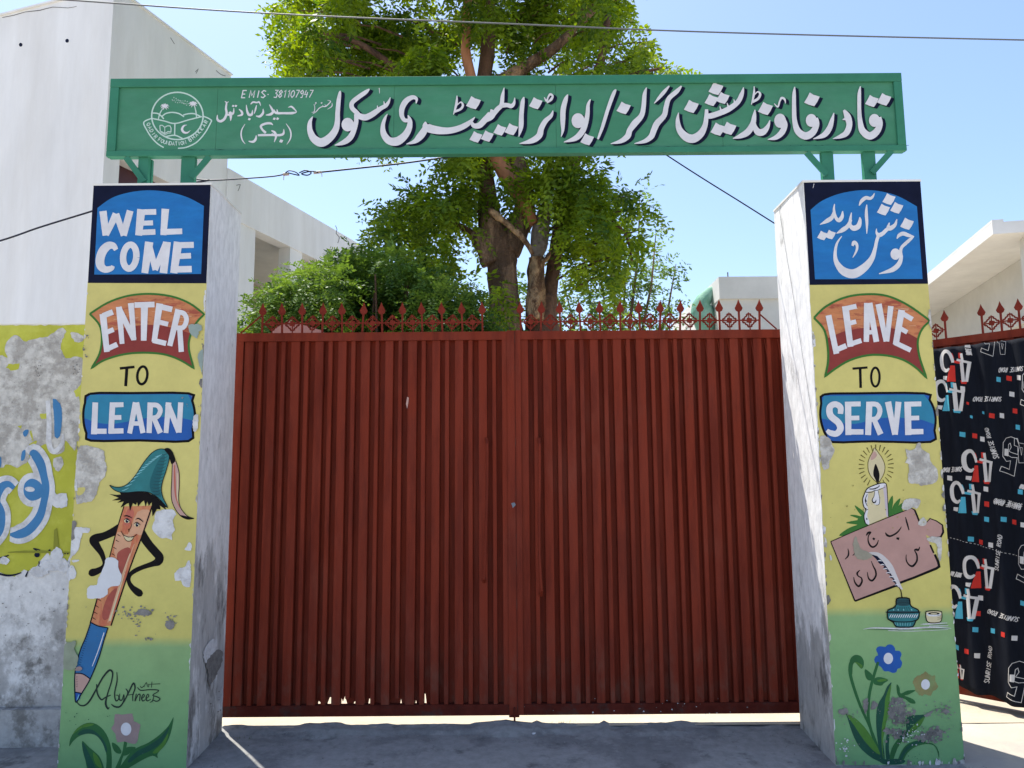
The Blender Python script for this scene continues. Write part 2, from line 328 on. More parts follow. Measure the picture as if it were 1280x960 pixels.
def subdiv_path(pts, step=0.15):
    pts = [Vector(p) for p in pts]; out = [pts[0]]
    for a, b in zip(pts, pts[1:]):
        n = max(1, int((b - a).length / step))
        for i in range(1, n + 1): out.append(a.lerp(b, i / n))
    return out
def cr(pts, n=6, closed=False):
    """Catmull-Rom through tuples of any length"""
    P = [tuple(map(float, p)) for p in pts]; L = len(P); out = []
    rngi = range(L if closed else L - 1)
    for i in rngi:
        p0 = P[(i - 1) % L] if closed or i > 0 else P[0]; p1 = P[i]; p2 = P[(i + 1) % L]; p3 = P[(i + 2) % L] if closed or i + 2 < L else P[-1]
        for k in range(n):
            t = k / n; t2 = t * t; t3 = t2 * t
            out.append(tuple(0.5 * (2 * b + (c - a) * t + (2 * a - 5 * b + 4 * c - d) * t2 + (3 * b - a - 3 * c + d) * t3) for a, b, c, d in zip(p0, p1, p2, p3)))
    if not closed: out.append(P[-1])
    return out
def jag(pts, amp, step, seed=1):
    """closed outline with ragged edges"""
    r = random.Random(seed); out = []; L = len(pts)
    for i in range(L):
        a, b = pts[i], pts[(i + 1) % L]; d = math.hypot(b[0] - a[0], b[1] - a[1]); n = max(1, int(d / step))
        nx, ny = (b[1] - a[1]) / (d + 1e-9), -(b[0] - a[0]) / (d + 1e-9)
        for k in range(n):
            t = k / n; q = r.uniform(-amp, amp); out.append((a[0] + (b[0] - a[0]) * t + nx * q + r.uniform(-amp, amp) * .3, a[1] + (b[1] - a[1]) * t + ny * q))
    return out

# ------------------------------------------------------------------ flat print: paint laid on a surface
class Art:
    """brushwork laid on a surface. conv(x, y, h) gives the world point h metres proud of the surface."""
    def __init__(s, conv, base=0.001, step=0.00003, org=(0, 0), scale=1.0):
        s.fine = 0; s.conv = conv; s.h = base; s.step = step; s.mb = MB(); s.mats = []; s.org = org; s.sc = scale
    def mi(s, m):
        if m not in s.mats: s.mats.append(m)
        return s.mats.index(m)
    def at(s, ox, oy, k): s.org = (ox, oy); s.sc = k; return s
    def px(s, p): return (s.org[0] + p[0] / s.sc, s.org[1] + p[1] / s.sc)
    def poly(s, pts, m, smooth=0, rag=None, off=(0, 0)):
        if smooth: pts = cr([p[:2] for p in pts], smooth, True)
        if rag: pts = jag(pts, *rag)
        s.h += s.step
        P = [s.px(p) for p in pts]; P = [(x + off[0], y + off[1]) for x, y in P]
        tri = tessellate_polygon([[Vector((x, -y, 0)) for x, y in P]])
        if s.fine:
            st = [tuple(P[i] for i in t) for t in tri]; out = []
            while st:
                a, b, c = st.pop(); e = [math.dist(a, b), math.dist(b, c), math.dist(c, a)]; k = e.index(max(e))
                if e[k] < s.fine: out.append((a, b, c)); continue
                a, b, c = ((a, b, c), (b, c, a), (c, a, b))[k]; mm = ((a[0] + b[0]) / 2, (a[1] + b[1]) / 2); st += [(a, mm, c), (mm, b, c)]
            P = [p for t in out for p in t]; tri = [(3 * i, 3 * i + 1, 3 * i + 2) for i in range(len(out))]
        V = [s.conv(x, y, s.h) for x, y in P]; F = []
        for t in tri:
            a, b, c = (P[i] for i in t)
            ar = (b[0] - a[0]) * (c[1] - a[1]) - (b[1] - a[1]) * (c[0] - a[0])
            F.append(t if ar < 0 else (t[0], t[2], t[1]))
        s.mb.add(V, F, s.mi(m))
    def stroke(s, pts, m, w=None, smooth=6, off=(0, 0), dens=0):
        """pts: (x, y, width) or (x, y) with constant w; in the current zoom units"""
        pts = [(p[0], p[1], p[2] if len(p) > 2 and w is None else w) for p in pts]
        if smooth and len(pts) > 2: pts = cr(pts, smooth)
        if dens:
            q = [pts[0]]
            for a, b in zip(pts, pts[1:]):
                n = max(1, int(math.hypot(b[0] - a[0], b[1] - a[1]) / dens))
                q += [tuple(a[j] + (b[j] - a[j]) * k / n for j in range(3)) for k in range(1, n + 1)]
            pts = q
        s.h += s.step; P = []
        for x, y, ww in pts:
            X, Y = s.px((x, y)); P.append((X + off[0], Y + off[1], max(ww, 0.5) / s.sc))
        V = []; F = []; n = len(P)
        for i, (x, y, ww) in enumerate(P):
            d1 = Vector((P[i][0] - P[i - 1][0], P[i][1] - P[i - 1][1])) if i else None
            d2 = Vector((P[i + 1][0] - x, P[i + 1][1] - y)) if i < n - 1 else None
            if d1 is None or d1.length < 1e-9: d1 = d2
            if d2 is None or d2.length < 1e-9: d2 = d1
            if d1 is None or d1.length < 1e-9: d1 = d2 = Vector((1, 0))
            d1 = d1.normalized(); d2 = d2.normalized(); t = (d1 + d2)
            t = t.normalized() if t.length > 0.2 else d1
            k = min(1.5, 1 / max(0.3, t.dot(d1)))
            nx, ny = -t.y * ww / 2 * k, t.x * ww / 2 * k; hh = s.h + i * 0.000002
            nc = max(1, math.ceil(ww / s.fine)) if s.fine else 1
            if i == 0: nc0 = max(1, math.ceil(max(q[2] for q in P) / s.fine)) if s.fine else 1
            nc = nc0
            for k_ in range(nc + 1): f_ = 1 - 2 * k_ / nc; V.append(s.conv(x + nx * f_, y + ny * f_, hh))
            if i:
                for k_ in range(nc): a = (nc + 1) * (i - 1) + k_; b_ = a + nc + 1; F.append((a, b_, b_ + 1, a + 1))
        s.mb.add(V, F, s.mi(m))
    def oval(s, cx, cy, rx, ry, m, n=20, rot=0, off=(0, 0)):
        c_, s_ = math.cos(rot), math.sin(rot)
        s.poly([(cx + rx * math.cos(a) * c_ - ry * math.sin(a) * s_, cy + rx * math.cos(a) * s_ + ry * math.sin(a) * c_) for a in [2 * math.pi * k / n for k in range(n)]], m, off=off)
    def ring(s, cx, cy, rx, ry, m, w, tilt=0, n=28):
        c_, s_ = math.cos(tilt), math.sin(tilt)
        s.stroke([(cx + rx * math.cos(a) * c_ - ry * math.sin(a) * s_, cy + rx * math.cos(a) * s_ + ry * math.sin(a) * c_) for a in [2 * math.pi * k / n for k in range(n + 1)]], m, w, 0)
    def nuqta(s, cx, cy, r, m, off=(0, 0)):
        s.poly([(cx - .28 * r, cy - .92 * r), (cx + .2 * r, cy - .62 * r), (cx + 1.0 * r, cy - .38 * r), (cx + .68 * r, cy + .3 * r), (cx + .3 * r, cy + .85 * r), (cx - .35 * r, cy + .68 * r), (cx - 1.0 * r, cy + .38 * r), (cx - .62 * r, cy - .25 * r)], m, off=off)
    def flecks(s, x0, y0, x1, y1, n, r0, r1, m, seed=0, gauss=True):
        r = random.Random(seed)
        for _ in range(n):
            if gauss: cx = (x0 + x1) / 2 + r.gauss(0, (x1 - x0) / 4); cy = (y0 + y1) / 2 + r.gauss(0, (y1 - y0) / 4); cx = min(max(cx, x0), x1); cy = min(max(cy, y0), y1)
            else: cx = r.uniform(x0, x1); cy = r.uniform(y0, y1)
            q = r.uniform(r0, r1) * (0.4 + 0.6 * r.random()); k = r.randint(6, 9)
            s.poly([(cx + q * r.uniform(.35, 1.2) * math.cos(2 * math.pi * i / k), cy + q * r.uniform(.3, 1.0) * math.sin(2 * math.pi * i / k)) for i in range(k)], m)
    def blob(s, lobes, m, rag=2.0, step=3.0, seed=0):
        """patch of flaked paint: union-like outline around a hull of lobes; drawn lobe by lobe"""
        r = random.Random(seed)
        for (cx, cy, rx, ry) in lobes:
            n = 14; pts = []
            for i in range(n):
                a = 2 * math.pi * i / n; k = r.uniform(.82, 1.15); pts.append((cx + rx * k * math.cos(a), cy + ry * k * math.sin(a)))
            s.poly(jag(cr(pts, 3, True), rag, step, r.randint(0, 999)), m)
    def build(s, name, parent): return s.mb.build(name, s.mats, parent)

def flat_y(Y):
    """surface facing the viewer in the plane y = Y; photo pixels are read through the lens onto it"""
    def f(x, y, h): return at_y(x, y, Y) + Vector((0, -h, 0))
    return f

# simple one-line font, unit box, y down
FONT = {
 'A': [[(0, 1), (.5, 0), (1, 1)], [(.2, .62), (.8, .62)]], 'B': [[(0, 1), (0, 0), (.8, .05), (.85, .4), (0, .48)], [(0, .5), (.95, .58), (.9, .98), (0, 1)]],
 'C': [[(1, .15), (.5, 0), (0, .4), (.1, .85), (.5, 1), (1, .85)]], 'D': [[(0, 0), (0, 1), (.7, .9), (1, .5), (.7, .08), (0, 0)]],
 'E': [[(1, 0), (0, 0), (0, 1), (1, 1)], [(0, .5), (.8, .5)]], 'F': [[(1, 0), (0, 0), (0, 1)], [(0, .5), (.8, .5)]],
 'G': [[(1, .15), (.5, 0), (0, .4), (.1, .85), (.6, 1), (1, .8), (1, .55), (.6, .55)]], 'H': [[(0, 0), (0, 1)], [(1, 0), (1, 1)], [(0, .5), (1, .5)]],
 'I': [[(.5, 0), (.5, 1)]], 'K': [[(0, 0), (0, 1)], [(1, 0), (0, .55), (1, 1)]], 'L': [[(0, 0), (0, 1), (1, 1)]], 'M': [[(0, 1), (0, 0), (.5, .7), (1, 0), (1, 1)]],
 'N': [[(0, 1), (0, 0), (1, 1), (1, 0)]], 'O': [[(.5, 0), (0, .3), (0, .7), (.5, 1), (1, .7), (1, .3), (.5, 0)]], 'Q': [[(.5, 0), (0, .3), (0, .7), (.5, 1), (1, .7), (1, .3), (.5, 0)], [(.6, .7), (1, 1.05)]],
 'R': [[(0, 1), (0, 0), (.9, .05), (.9, .42), (0, .5)], [(.3, .5), (1, 1)]], 'S': [[(1, .12), (.4, 0), (0, .25), (.5, .5), (1, .75), (.6, 1), (0, .88)]],
 'T': [[(0, 0), (1, 0)], [(.5, 0), (.5, 1)]], 'U': [[(0, 0), (0, .8), (.5, 1), (1, .8), (1, 0)]],
 '0': [[(.5, 0), (0, .3), (0, .7), (.5, 1), (1, .7), (1, .3), (.5, 0)]], '1': [[(.2, .2), (.6, 0), (.6, 1)]], '3': [[(0, 0), (1, 0), (.4, .4), (1, .6), (.8, 1), (0, .95)]],
 '4': [[(.3, 0), (0, .6), (1, .55)], [(.8, .25), (.7, 1)]], '7': [[(0, 0), (1, 0), (.3, 1)]], '8': [[(.5, .48), (0, .25), (.5, 0), (1, .25), (.5, .48), (0, .78), (.5, 1), (1, .78), (.5, .48)]],
 '9': [[(1, .3), (.5, 0), (0, .25), (.4, .5), (1, .3), (.8, 1), (.3, 1)]], '-': [[(.2, .5), (.8, .5)]], ' ': [],
 '5': [[(1, 0), (.1, 0), (0, .45), (.7, .4), (1, .7), (.6, 1), (0, .9)]],
}

def write(A, text, x, y, cw, ch, m, wd, slant=0.0, gap=1.35, dx=None):
    """one-line lettering in the current zoom units; (x, y) top left"""
    for c in text:
        for st in FONT.get(c, []):
            A.stroke([(x + px * cw + (1 - py) * ch * slant, y + py * ch) for px, py in st], m, wd, 0)
        x += (cw * gap) if c not in 'I1' else cw * gap * 0.85
    return x

# ================================================================== SETTING
def ground_z(x, y):
    b = 0.085 + 0.012 * mnoise.noise(Vector((x * 0.9, y * 0.9, 0))) + 0.004 * mnoise.noise(Vector((x * 4, y * 4, 3)))
    if y < 4.66: b -= 0.065 * min(1, (4.66 - y) / 0.9) ** 1.3
    return b
def grid_obj(name, xs, ys, fz, m, kind='structure', label=None):
    V = [(x, y, fz(x, y)) for y in ys for x in xs]; n = len(xs)
    F = [(j * n + i, j * n + i + 1, (j + 1) * n + i + 1, (j + 1) * n + i) for j in range(len(ys) - 1) for i in range(n - 1)]
    o = mesh_obj(name, V, F, m, None, None, True); tag(o, label, kind=kind); return o
g = MB(); 
g.add([(-400, -400, -.03), (400, -400, -.03), (400, 400, -.03), (-400, 400, -.03)], [(0, 1, 2, 3)])
tag(g.build('ground', DUST), 'flat sandy ground around the school gate', kind='structure')
xs = list(np.arange(-6, -2, 0.1)) + list(np.arange(-2, 2.30, 0.03)); ys = list(np.arange(2.0, 4.4, 0.08)) + list(np.arange(4.4, 4.70, 0.02))
def lip(x, y):
    z = ground_z(x, y)
    if y > 4.54: z += 0.008 + 0.016 * mnoise.noise(Vector((x * 2.1, y * 4, 5))) + 0.010 * mnoise.noise(Vector((x * 9, y * 30, 2))) + .004 * mnoise.noise(Vector((x * 31, y * 30, 2)))      # broken lip of the apron under the gate
    if y > 4.5: z += .022 * math.exp(-((x + .06) / .10) ** 2) + .010 * math.exp(-((x - .85) / .22) ** 2) + .012 * math.exp(-((x + 1.1) / .15) ** 2) + (.014 if .12 < x < .155 or .5 < x < .53 else 0)
    if y < 2.1: z -= 0.1
    return z
ap = grid_obj('pavement', xs, ys, lip, CONC, label='grey concrete apron sloping up to the gate')
def side_ground(x, y):
    return ground_z(x, y) + (0.0 if y < 4.66 else 0.0) + .006 * mnoise.noise(Vector((x * 5, y * 5, 1)))
grid_obj('path', [2.2701 + .08 * k for k in range(90)], [2.0 + .08 * k for k in range(36)], side_ground, PALEC, label='pale sunlit cement ground right of the right gate pillar')
ys2 = list(np.arange(4.64, 30, 0.35))
grid_obj('yard', list(np.arange(-14, 14.1, 0.5)), ys2, lambda x, y: 0.090 + (0.0 if y < 6 else 0.01 * math.sin(x + y)), DUST, label='pale sandy school yard behind the gate')

# ------------------------------------------------------------------ left building (white, receding verandah wing)
CB = at_z(143, -16, 8.0); CB.z = 0
vB = Vector((math.sin(R(17.9)), math.cos(R(17.9)), 0)); nB = Vector((vB.y, -vB.x, 0))      # along the side wall / out of it
def bp_(s, o, z): return CB + vB * s + nB * o + Vector((0, 0, z))
def bbox(mb, s0, s1, o0, o1, z0, z1, mi=0):
    vs = [bp_(s, o, z) for z in (z0, z1) for s, o in ((s0, o0), (s1, o0), (s1, o1), (s0, o1))]
    mb.add(vs, [(0, 3, 2, 1), (4, 5, 6, 7), (0, 1, 5, 4), (1, 2, 6, 5), (2, 3, 7, 6), (3, 0, 4, 7)], mi)
B = empty('school_building', CB, 'tall white school building with open verandah wing receding behind the bush', 'building')
# tall block: side wall with an upper opening from s=.25..1.9, z 4.9..5.74
mb = MB(); bbox(mb, 0, .25, -7, 0, 0, 8.0)                      # front wall
bbox(mb, .25, 2.1, -.30, 0, 5.74, 8.0); bbox(mb, .25, 2.1, -.30, 0, 0, 4.3); bbox(mb, 2.1, 2.36, -.30, -.001, 0, 8.0)
bbox(mb, 2.06, 2.357, -7, -.302, 0, 7.98); bbox(mb, .25, 2.06, -7, -.30, 7.7, 7.95); bbox(mb, .25, 2.05, -7, -6.8, 0, 7.69)
mb.build('wall', WHITEB, B)
mb = MB(); bbox(mb, .252, 2.04, -2.4, -.302, 5.745, 5.85); mb.build('ceiling', CREAMB, B)
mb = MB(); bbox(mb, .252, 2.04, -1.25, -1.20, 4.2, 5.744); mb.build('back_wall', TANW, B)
for i in range(10):
    mb = MB(); s = .27 + i * .09; bbox(mb, s, s + .055, -.22, -.20, 4.3, 5.735); mb.build('shutter_slat', SLATS, B)
mb = MB(); bbox(mb, .25, 1.18, -.198, -.18, 4.3, 5.735); mb.build('shutter', SLATS, B)
mb = MB(); bbox(mb, -.02, 2.38, -7.05, .02, 8.001, 8.03); mb.build('top_edge', WHITEB, B)
# low verandah wing
mb = MB(); bbox(mb, 2.36, 11.0, -.22, .02, 5.66, 6.44); mb.build('parapet', WHITEB, B)
mb = MB(); bbox(mb, 2.36, 11.0, -5, -.221, 5.74, 5.9); mb.build('roof_slab', CREAMB, B)
for s0, s1 in ((2.70, 3.12), (4.12, 4.50), (5.75, 6.1), (7.35, 7.7), (9.0, 9.4)):
    mb = MB(); bbox(mb, s0, s1, -.24 if s0 > 3 else -.25, .0, 0, 5.66); mb.build('column', WHITEB, B)
mb = MB(); bbox(mb, 2.36, 2.70, -.20, -.02, 0, 5.66); mb.build('side_wall', WHITEB, B)
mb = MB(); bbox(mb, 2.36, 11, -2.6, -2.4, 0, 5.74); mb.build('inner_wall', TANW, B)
mb = MB(); bbox(mb, 3.12, 11, -.16, -.06, 0, 3.2); mb.build('balcony_wall', WHITEB, B)
mb = MB(); bbox(mb, 2.36, 11, -2.399, -.25, 3.0, 3.15); mb.build('floor_slab', CREAMB, B)
def side_pt(px, py, h=0.004):
    P = at_plane(px, py, CB + nB * 0.0, nB); return P + nB * h
A = Art(lambda x, y, h: side_pt(x, y, h + .021 if y > 213 else h))
A.at(0, 0, 1)
for pts in ([(418, 282), (420, 287), (419, 292), (423, 297), (421, 304)], [(294, 232), (299, 231), (296, 239)], [(244, 90), (248, 86), (245, 92)], [(213, 47), (218, 55)], [(270, 88), (276, 93), (282, 95)]):
    A.stroke([(x, y, .8) for x, y in pts], CRACK, None, 2); A.build('crack', B); A = Art(lambda x, y, h: side_pt(x, y, h + .021 if y > 213 else h)); A.at(0, 0, 1)
def front_pt(px, py, h=0.004):
    return at_plane(px, py, CB, vB) - vB * (h + .001)
A = Art(lambda x, y, h: front_pt(x, y, h)); A.at(0, 0, 1)
A.oval(26, 56, 2.2, 2.4, NAVY); A.oval(84, 51, 2.2, 2.4, NAVY)
A.stroke([(3, 22, .8), (18, 19, 1), (32, 15, .8), (50, 13, 1.2), (66, 9, .8), (85, 10, .8), (96, 8, .6)], CRACK, None, 2)
A.build('crack', B)

# ------------------------------------------------------------------ right building
CR = at_z(1240, 278, 4.4); CR.z = 0
e = at_z(1165, 340, 4.4); v2 = (Vector((e.x, e.y, 0)) - CR).normalized()
e = at_z(1280, 275, 4.4); u2 = Vector((v2.y, -v2.x, 0))
def cp(s, o, z): return CR + v2 * s + u2 * o + Vector((0, 0, z))
def cbox(mb, s0, s1, o0, o1, z0, z1):
    vs = [cp(s, o, z) for z in (z0, z1) for s, o in ((s0, o0), (s1, o0), (s1, o1), (s0, o1))]
    mb.add(vs, [(0, 3, 2, 1), (4, 5, 6, 7), (0, 1, 5, 4), (1, 2, 6, 5), (2, 3, 7, 6), (3, 0, 4, 7)])
Bd = empty('veranda_house', CR, 'low white house with overhanging flat roof slab at the right edge', 'building')
mb = MB(); cbox(mb, 0, 9, 0, 6, 4.26, 4.40); mb.build('roof_slab', WHITES, Bd)
mb = MB(); cbox(mb, .0, 9, -.001, .12, 4.40, 4.43); mb.build('drip_edge', WHITES, Bd)
mb = MB(); cbox(mb, .9, 8.8, .75, 5.9, 0.05, 4.258); mb.build('wall', CREAMB, Bd)
mb = MB(); cbox(mb, .9, 8.8, .70, .749, 3.42, 3.50); mb.build('ledge', CREAMB, Bd)
mb = MB(); cbox(mb, .05, .35, .05, .35, .05, 4.258); 
mb.build('column', WHITES, Bd).location = u2 * .35 + Vector((0, 0, 0))
Bm = empty('parapet_house', (4.4, 15, 0), 'plain grey white wall with a flat parapet beside the right gate pillar', 'building')
mb = MB(); mb.box((3.87, 14, 0), (9, 18, 4.80)); mb.build('wall', CREAMB, Bm)
mb = MB(); mb.box((3.86, 13.95, 4.80), (9, 18.1, 5.22)); mb.build('parapet', CREAMB, Bm)
mb = MB(); mb.tube([(4.06, 14.05, 5.2), (4.06, 14.05, 5.33)], .012, 6); mb.build('pipe', STEELW, Bm)
# green draped tank left of it
mb = MB()
mb.tube([(3.80, 14.5, 3.0), (3.76, 14.5, 3.9), (3.74, 14.5, 4.2), (3.70, 14.5, 4.45), (3.66, 14.5, 4.65), (3.66, 14.5, 4.80), (3.70, 14.5, 4.90), (3.84, 14.5, 5.06), (3.98, 14.5, 5.17)], [.17, .15, .16, .20, .22, .19, .15, .10, .05], 14, bump=.18)
tag(mb.build('draped_tank', TANKG, None, True), 'pale green covered tank showing left of the grey parapet wall', 'tank')
# salmon ridge behind the gate
mb = MB(); a = at_y(340, 412, 6.2); p = at_y(362, 401, 6.2); q = at_y(402, 413, 6.2)
mb.add([a, p, q, a + Vector((0, 1.5, 0)), p + Vector((0, 1.5, 0)), q + Vector((0, 1.5, 0)), (a.x, a.y, .1), (q.x, q.y, .1), (a.x, a.y + 1.5, .1), (q.x, q.y + 1.5, .1)],
       [(0, 1, 2), (3, 5, 4), (0, 3, 4, 1), (1, 4, 5, 2), (0, 2, 7, 6), (3, 8, 9, 5), (0, 6, 8, 3), (2, 5, 9, 7)])
tag(mb.build('shed', SALMON), 'small shed with salmon ridge just behind left gate leaf', 'shed')

# ------------------------------------------------------------------ left boundary wall
W = empty('boundary_wall', (-3.5, 4.5, 0), 'olive painted boundary wall with flaking plaster left of the gate pillar', 'wall')
mb = MB(); mb.box((-6.5, 4.45, .27), (-2.2, 4.62, 2.43)); mb.build('wall_body', WALLM, W)
mb = MB(); mb.box((-6.5, 4.40, 0), (-2.2, 4.62, .268)); mb.build('plinth', WALLM, W)
mb = MB(); mb.box((-6.5, 4.445, 2.43), (-2.2, 4.625, 2.437)); mb.build('top_edge', WHITES, W)  # white strip puts the sunlit bright line of the wall top into colour

A = Art(flat_y(4.45)); A.at(0, 0, 1)
# painted field (ends ragged above the bare cement)
top = [(-40, 407), (112, 406.5), (112, 560), (106, 700)]
bot = [(100, 696), (92, 690), (84, 700), (78, 712), (68, 708), (60, 690), (48, 702), (42, 716), (30, 712), (18, 721), (0, 716), (-40, 722)]
A.poly(jag(top + bot, .9, 5, 3), OLIVE)
A.build('painted_field', W)
A = Art(flat_y(4.45), base=.0025); A.at(0, 0, 1)
A.at(0, 380, 3.2)
PATCH = [(-120, 200), (0, 205), (30, 215), (20, 175), (35, 140), (70, 125), (95, 150), (130, 140), (190, 130), (225, 105), (250, 95), (265, 110), (245, 160), (262, 215), (330, 215), (328, 300), (318, 360), (322, 450), (306, 575), (290, 578), (262, 545), (258, 590), (215, 600), (190, 560), (150, 570), (145, 545), (110, 575), (118, 620), (70, 655), (30, 640), (0, 655), (-120, 640)]
A.poly(PATCH, PLASTER, 3, (2.5, 9, 5))
for p in ([(35, 240), (80, 238), (75, 262), (45, 266), (25, 255)], [(160, 440), (190, 435), (190, 458), (165, 460)], [(296, 350), (326, 320), (326, 372), (305, 372)], [(70, 490), (90, 485), (85, 500)], [(120, 510), (128, 505), (135, 545), (130, 548)]):
    A.poly(p, OLIVE, 0, (2, 8, 6))
A.poly([(215, 620), (245, 610), (255, 640), (235, 670), (215, 650)], PLASTER, 2, (1.5, 8, 6))
A.poly([(282, 118), (300, 112), (332, 128), (332, 150), (300, 150)], PLASTER, 2, (2, 8, 6))
A.flecks(20, 150, 300, 520, 60, 1.2, 3.5, CEMENT, 3, False); A.flecks(140, 240, 170, 300, 22, 2, 5, CEMENT, 5); A.flecks(290, 230, 320, 290, 22, 2, 5, CEMENT, 6)
A.build('plaster_patch', W)
# blue calligraphy with white border on the wall
A = Art(flat_y(4.45), base=.0042); A.at(0, 480, 3.84)
waw = [(150, 345, 18), (165, 335, 40), (195, 380, 44), (212, 440, 36), (222, 500, 36), (212, 570, 34), (190, 640, 40), (140, 700, 44), (90, 722, 40), (50, 722, 12)]
head = [(215, 520), (195, 548), (150, 560), (118, 530), (120, 480), (150, 455), (185, 465), (215, 500)]
left = [(70, 500, 20), (40, 480, 30), (5, 500, 40), (-20, 560, 46), (5, 620, 44), (0, 700, 40), (-40, 760, 30)]
for pts in (waw, left): A.stroke([(x, y, w_ + 52) for x, y, w_ in pts], LIMEW, None, 6)
A.oval(155, 508, 68, 82, LIMEW)
for pts in (waw, left): A.stroke(pts, CERUL, None, 6)
A.poly(head, CERUL, 4); A.oval(145, 505, 24, 12, LIMEW, rot=.1)
A.poly([(255, 70), (290, 95), (300, 150), (290, 250), (265, 252), (262, 160)], CERUL, 2, (1, 8, 3))
A.stroke([(232, 80, 22), (238, 180, 24), (238, 290, 26), (262, 325, 24), (298, 290, 18), (305, 240, 10)], LIMEW)
A.poly([(112, 232), (125, 220), (140, 222), (132, 248), (118, 252)], CERUL, 2); A.poly([(108, 325), (125, 318), (120, 360), (103, 368)], CERUL, 2); A.poly([(-5, 350), (8, 355), (8, 395), (-5, 402)], CERUL, 2)
A.poly([(250, 520), (265, 512), (275, 530), (320, 525), (322, 588), (270, 592), (250, 570)], LIMEW, 2, (2, 8, 3))
A.stroke([(-20, 842, 6), (20, 830, 8), (45, 822, 4)], NAVY); A.stroke([(-20, 905, 8), (30, 918, 10), (70, 916, 8), (105, 905, 5)], NAVY); A.stroke([(125, 925, 9), (138, 895, 4)], NAVY)
A.oval(180, 820, 14, 12, NAVY, 8); A.oval(240, 800, 6, 7, NAVY, 8); A.stroke([(190, 850, 5), (188, 880, 9), (172, 895, 26), (158, 905, 10)], NAVY); A.oval(314, 812, 5, 6, NAVY, 8); A.oval(327, 812, 5, 6, NAVY, 8)
A.stroke([(180, 800, 3), (165, 790, 6), (195, 797, 4)], NAVY)
A.poly([(40, 806), (120, 800), (220, 800), (340, 806), (340, 812), (40, 810)], mat('dark_olive_band', (0.24, 0.25, 0.03), .8), 0)  # thin band of darker olive across the wall
A.poly([(262, 700), (275, 690), (285, 780), (282, 800), (258, 800)], mat('dark_olive_band', (0.24, 0.25, 0.03)), 0)
A.build('calligraphy', W)
A = Art(flat_y(4.45), base=.0052); A.at(0, 660, 3.2)
A.blob([(232, 110, 26, 34), (215, 150, 50, 24), (160, 175, 40, 20), (255, 150, 22, 30), (20, 130, 22, 16), (285, 180, 18, 30)], LIMEW, 2, 6, 4)
A.flecks(0, 240, 270, 700, 60, 2, 5, CEMENT, 9, False)
A.build('lime_patch', W)

# ------------------------------------------------------------------ gate pillars
YF, YB = 4.12, 4.60
def pillar(x0, x1, z1, label, m_side):
    P = empty('gate_pillar', ((x0 + x1) / 2, 4.36, 0), label, 'pillar', 'painted pillars either side of the gate')
    mb = MB()
    # slightly uneven rendered shaft
    nz, ny = 26, 5; V = []; F = []
    def ring(z):
        pts = []
        for (xa, ya, xb, yb, n) in ((x0, YF, x1, YF, 6), (x1, YF, x1, YB, 5), (x1, YB, x0, YB, 6), (x0, YB, x0, YF, 5)):
            for k in range(n):
                t = k / n; x = xa + (xb - xa) * t; y = ya + (yb - ya) * t
                if not (ya == YF and yb == YF) and k: 
                    x += 0.004 * mnoise.noise(Vector((x * 6, y * 6, z * 4)))
                pts.append((x, y, z))
        return pts
    N = 22
    for i in range(nz + 1): V += ring(-.1 + (z1 + .1) * i / nz)
    for i in range(nz):
        for k in range(N): F.append((i * N + k, i * N + (k + 1) % N, (i + 1) * N + (k + 1) % N, (i + 1) * N + k))
    F.append(tuple(nz * N + k for k in range(N)))
    mesh_obj('shaft', V, F, m_side, P)
    mb = MB(); mb.box((x0 - .004, YF - .003, z1), (x1 + .004, YB + .002, z1 + .012)); mb.build('cap', WHITES, P)
    return P
LP = pillar(-2.327, -1.672, 3.146, 'left gate pillar painted WELCOME, ENTER TO LEARN and a pencil figure', SIDE_L)
RP = pillar(1.632, 2.287, 3.135, 'right gate pillar painted LEAVE TO SERVE with candle and inkpot', SIDE_R)

def fy(x, y, h):
    P = at_y(x, y, YF); lo, hi = (-2.3268, -1.6722) if P.x < 0 else (1.6322, 2.2868)
    P.x = min(max(P.x, lo), hi); P.y -= h; return P
def coat(P, outline, seed):
    A = Art(fy, base=.0006); A.at(0, 0, 1); A.poly(jag(outline, .45, 7, seed), COAT); A.build('paint_coat', P)
coat(LP, [(107, 352), (258.8, 353), (250, 560), (244, 720), (235, 962), (232, 1010), (64, 1010), (68, 962), (84, 740), (96, 545)], 1)
coat(RP, [(1011.5, 355), (1163, 353), (1178, 520), (1193, 720), (1206, 930), (1205, 948), (1190, 956), (1043, 956), (1036, 840), (1024, 560)], 2)

def banner_box(A, out, fill_top, wave, o, letters, lw):
    pass

# ---- left pillar art
A = Art(fy, base=.0012)
A.at(80, 220, 4)
A.poly([(148, 41), (734, 38), (712, 537), (120, 535)], NAVY)
A.poly([(152, 493), (168, 160)] + cr([(168, 160), (240, 110), (330, 82), (430, 72), (530, 82), (620, 108), (700, 150)], 5)[1:] + [(686, 490)], BLUE)
A.build('blue_panel', LP)
A = Art(fy, base=.0022); A.at(80, 220, 4)
for st in ([(196, 176, 36), (211, 298, 34)], [(212, 296, 26), (262, 190, 36)], [(262, 190, 30), (300, 298, 30)], [(298, 298, 34), (332, 174, 34)],
           [(388, 167, 42), (374, 298, 34)], [(372, 182, 28), (462, 180, 28)], [(376, 237, 24), (446, 235, 25)], [(368, 284, 28), (458, 280, 28)],
           [(508, 165, 38), (498, 296, 30)], [(484, 281, 30), (592, 277, 28)],
           [(427, 330, 42), (405, 486, 34)], [(424, 336, 30), (459, 470, 30)], [(456, 470, 30), (512, 336, 32)], [(516, 330, 40), (498, 486, 38)],
           [(572, 330, 44), (550, 486, 36)], [(560, 347, 30), (650, 345, 30)], [(560, 403, 28), (636, 399, 28)], [(535, 468, 32), (640, 466, 32)]):
    A.stroke(st, WHITEP, None, 0)
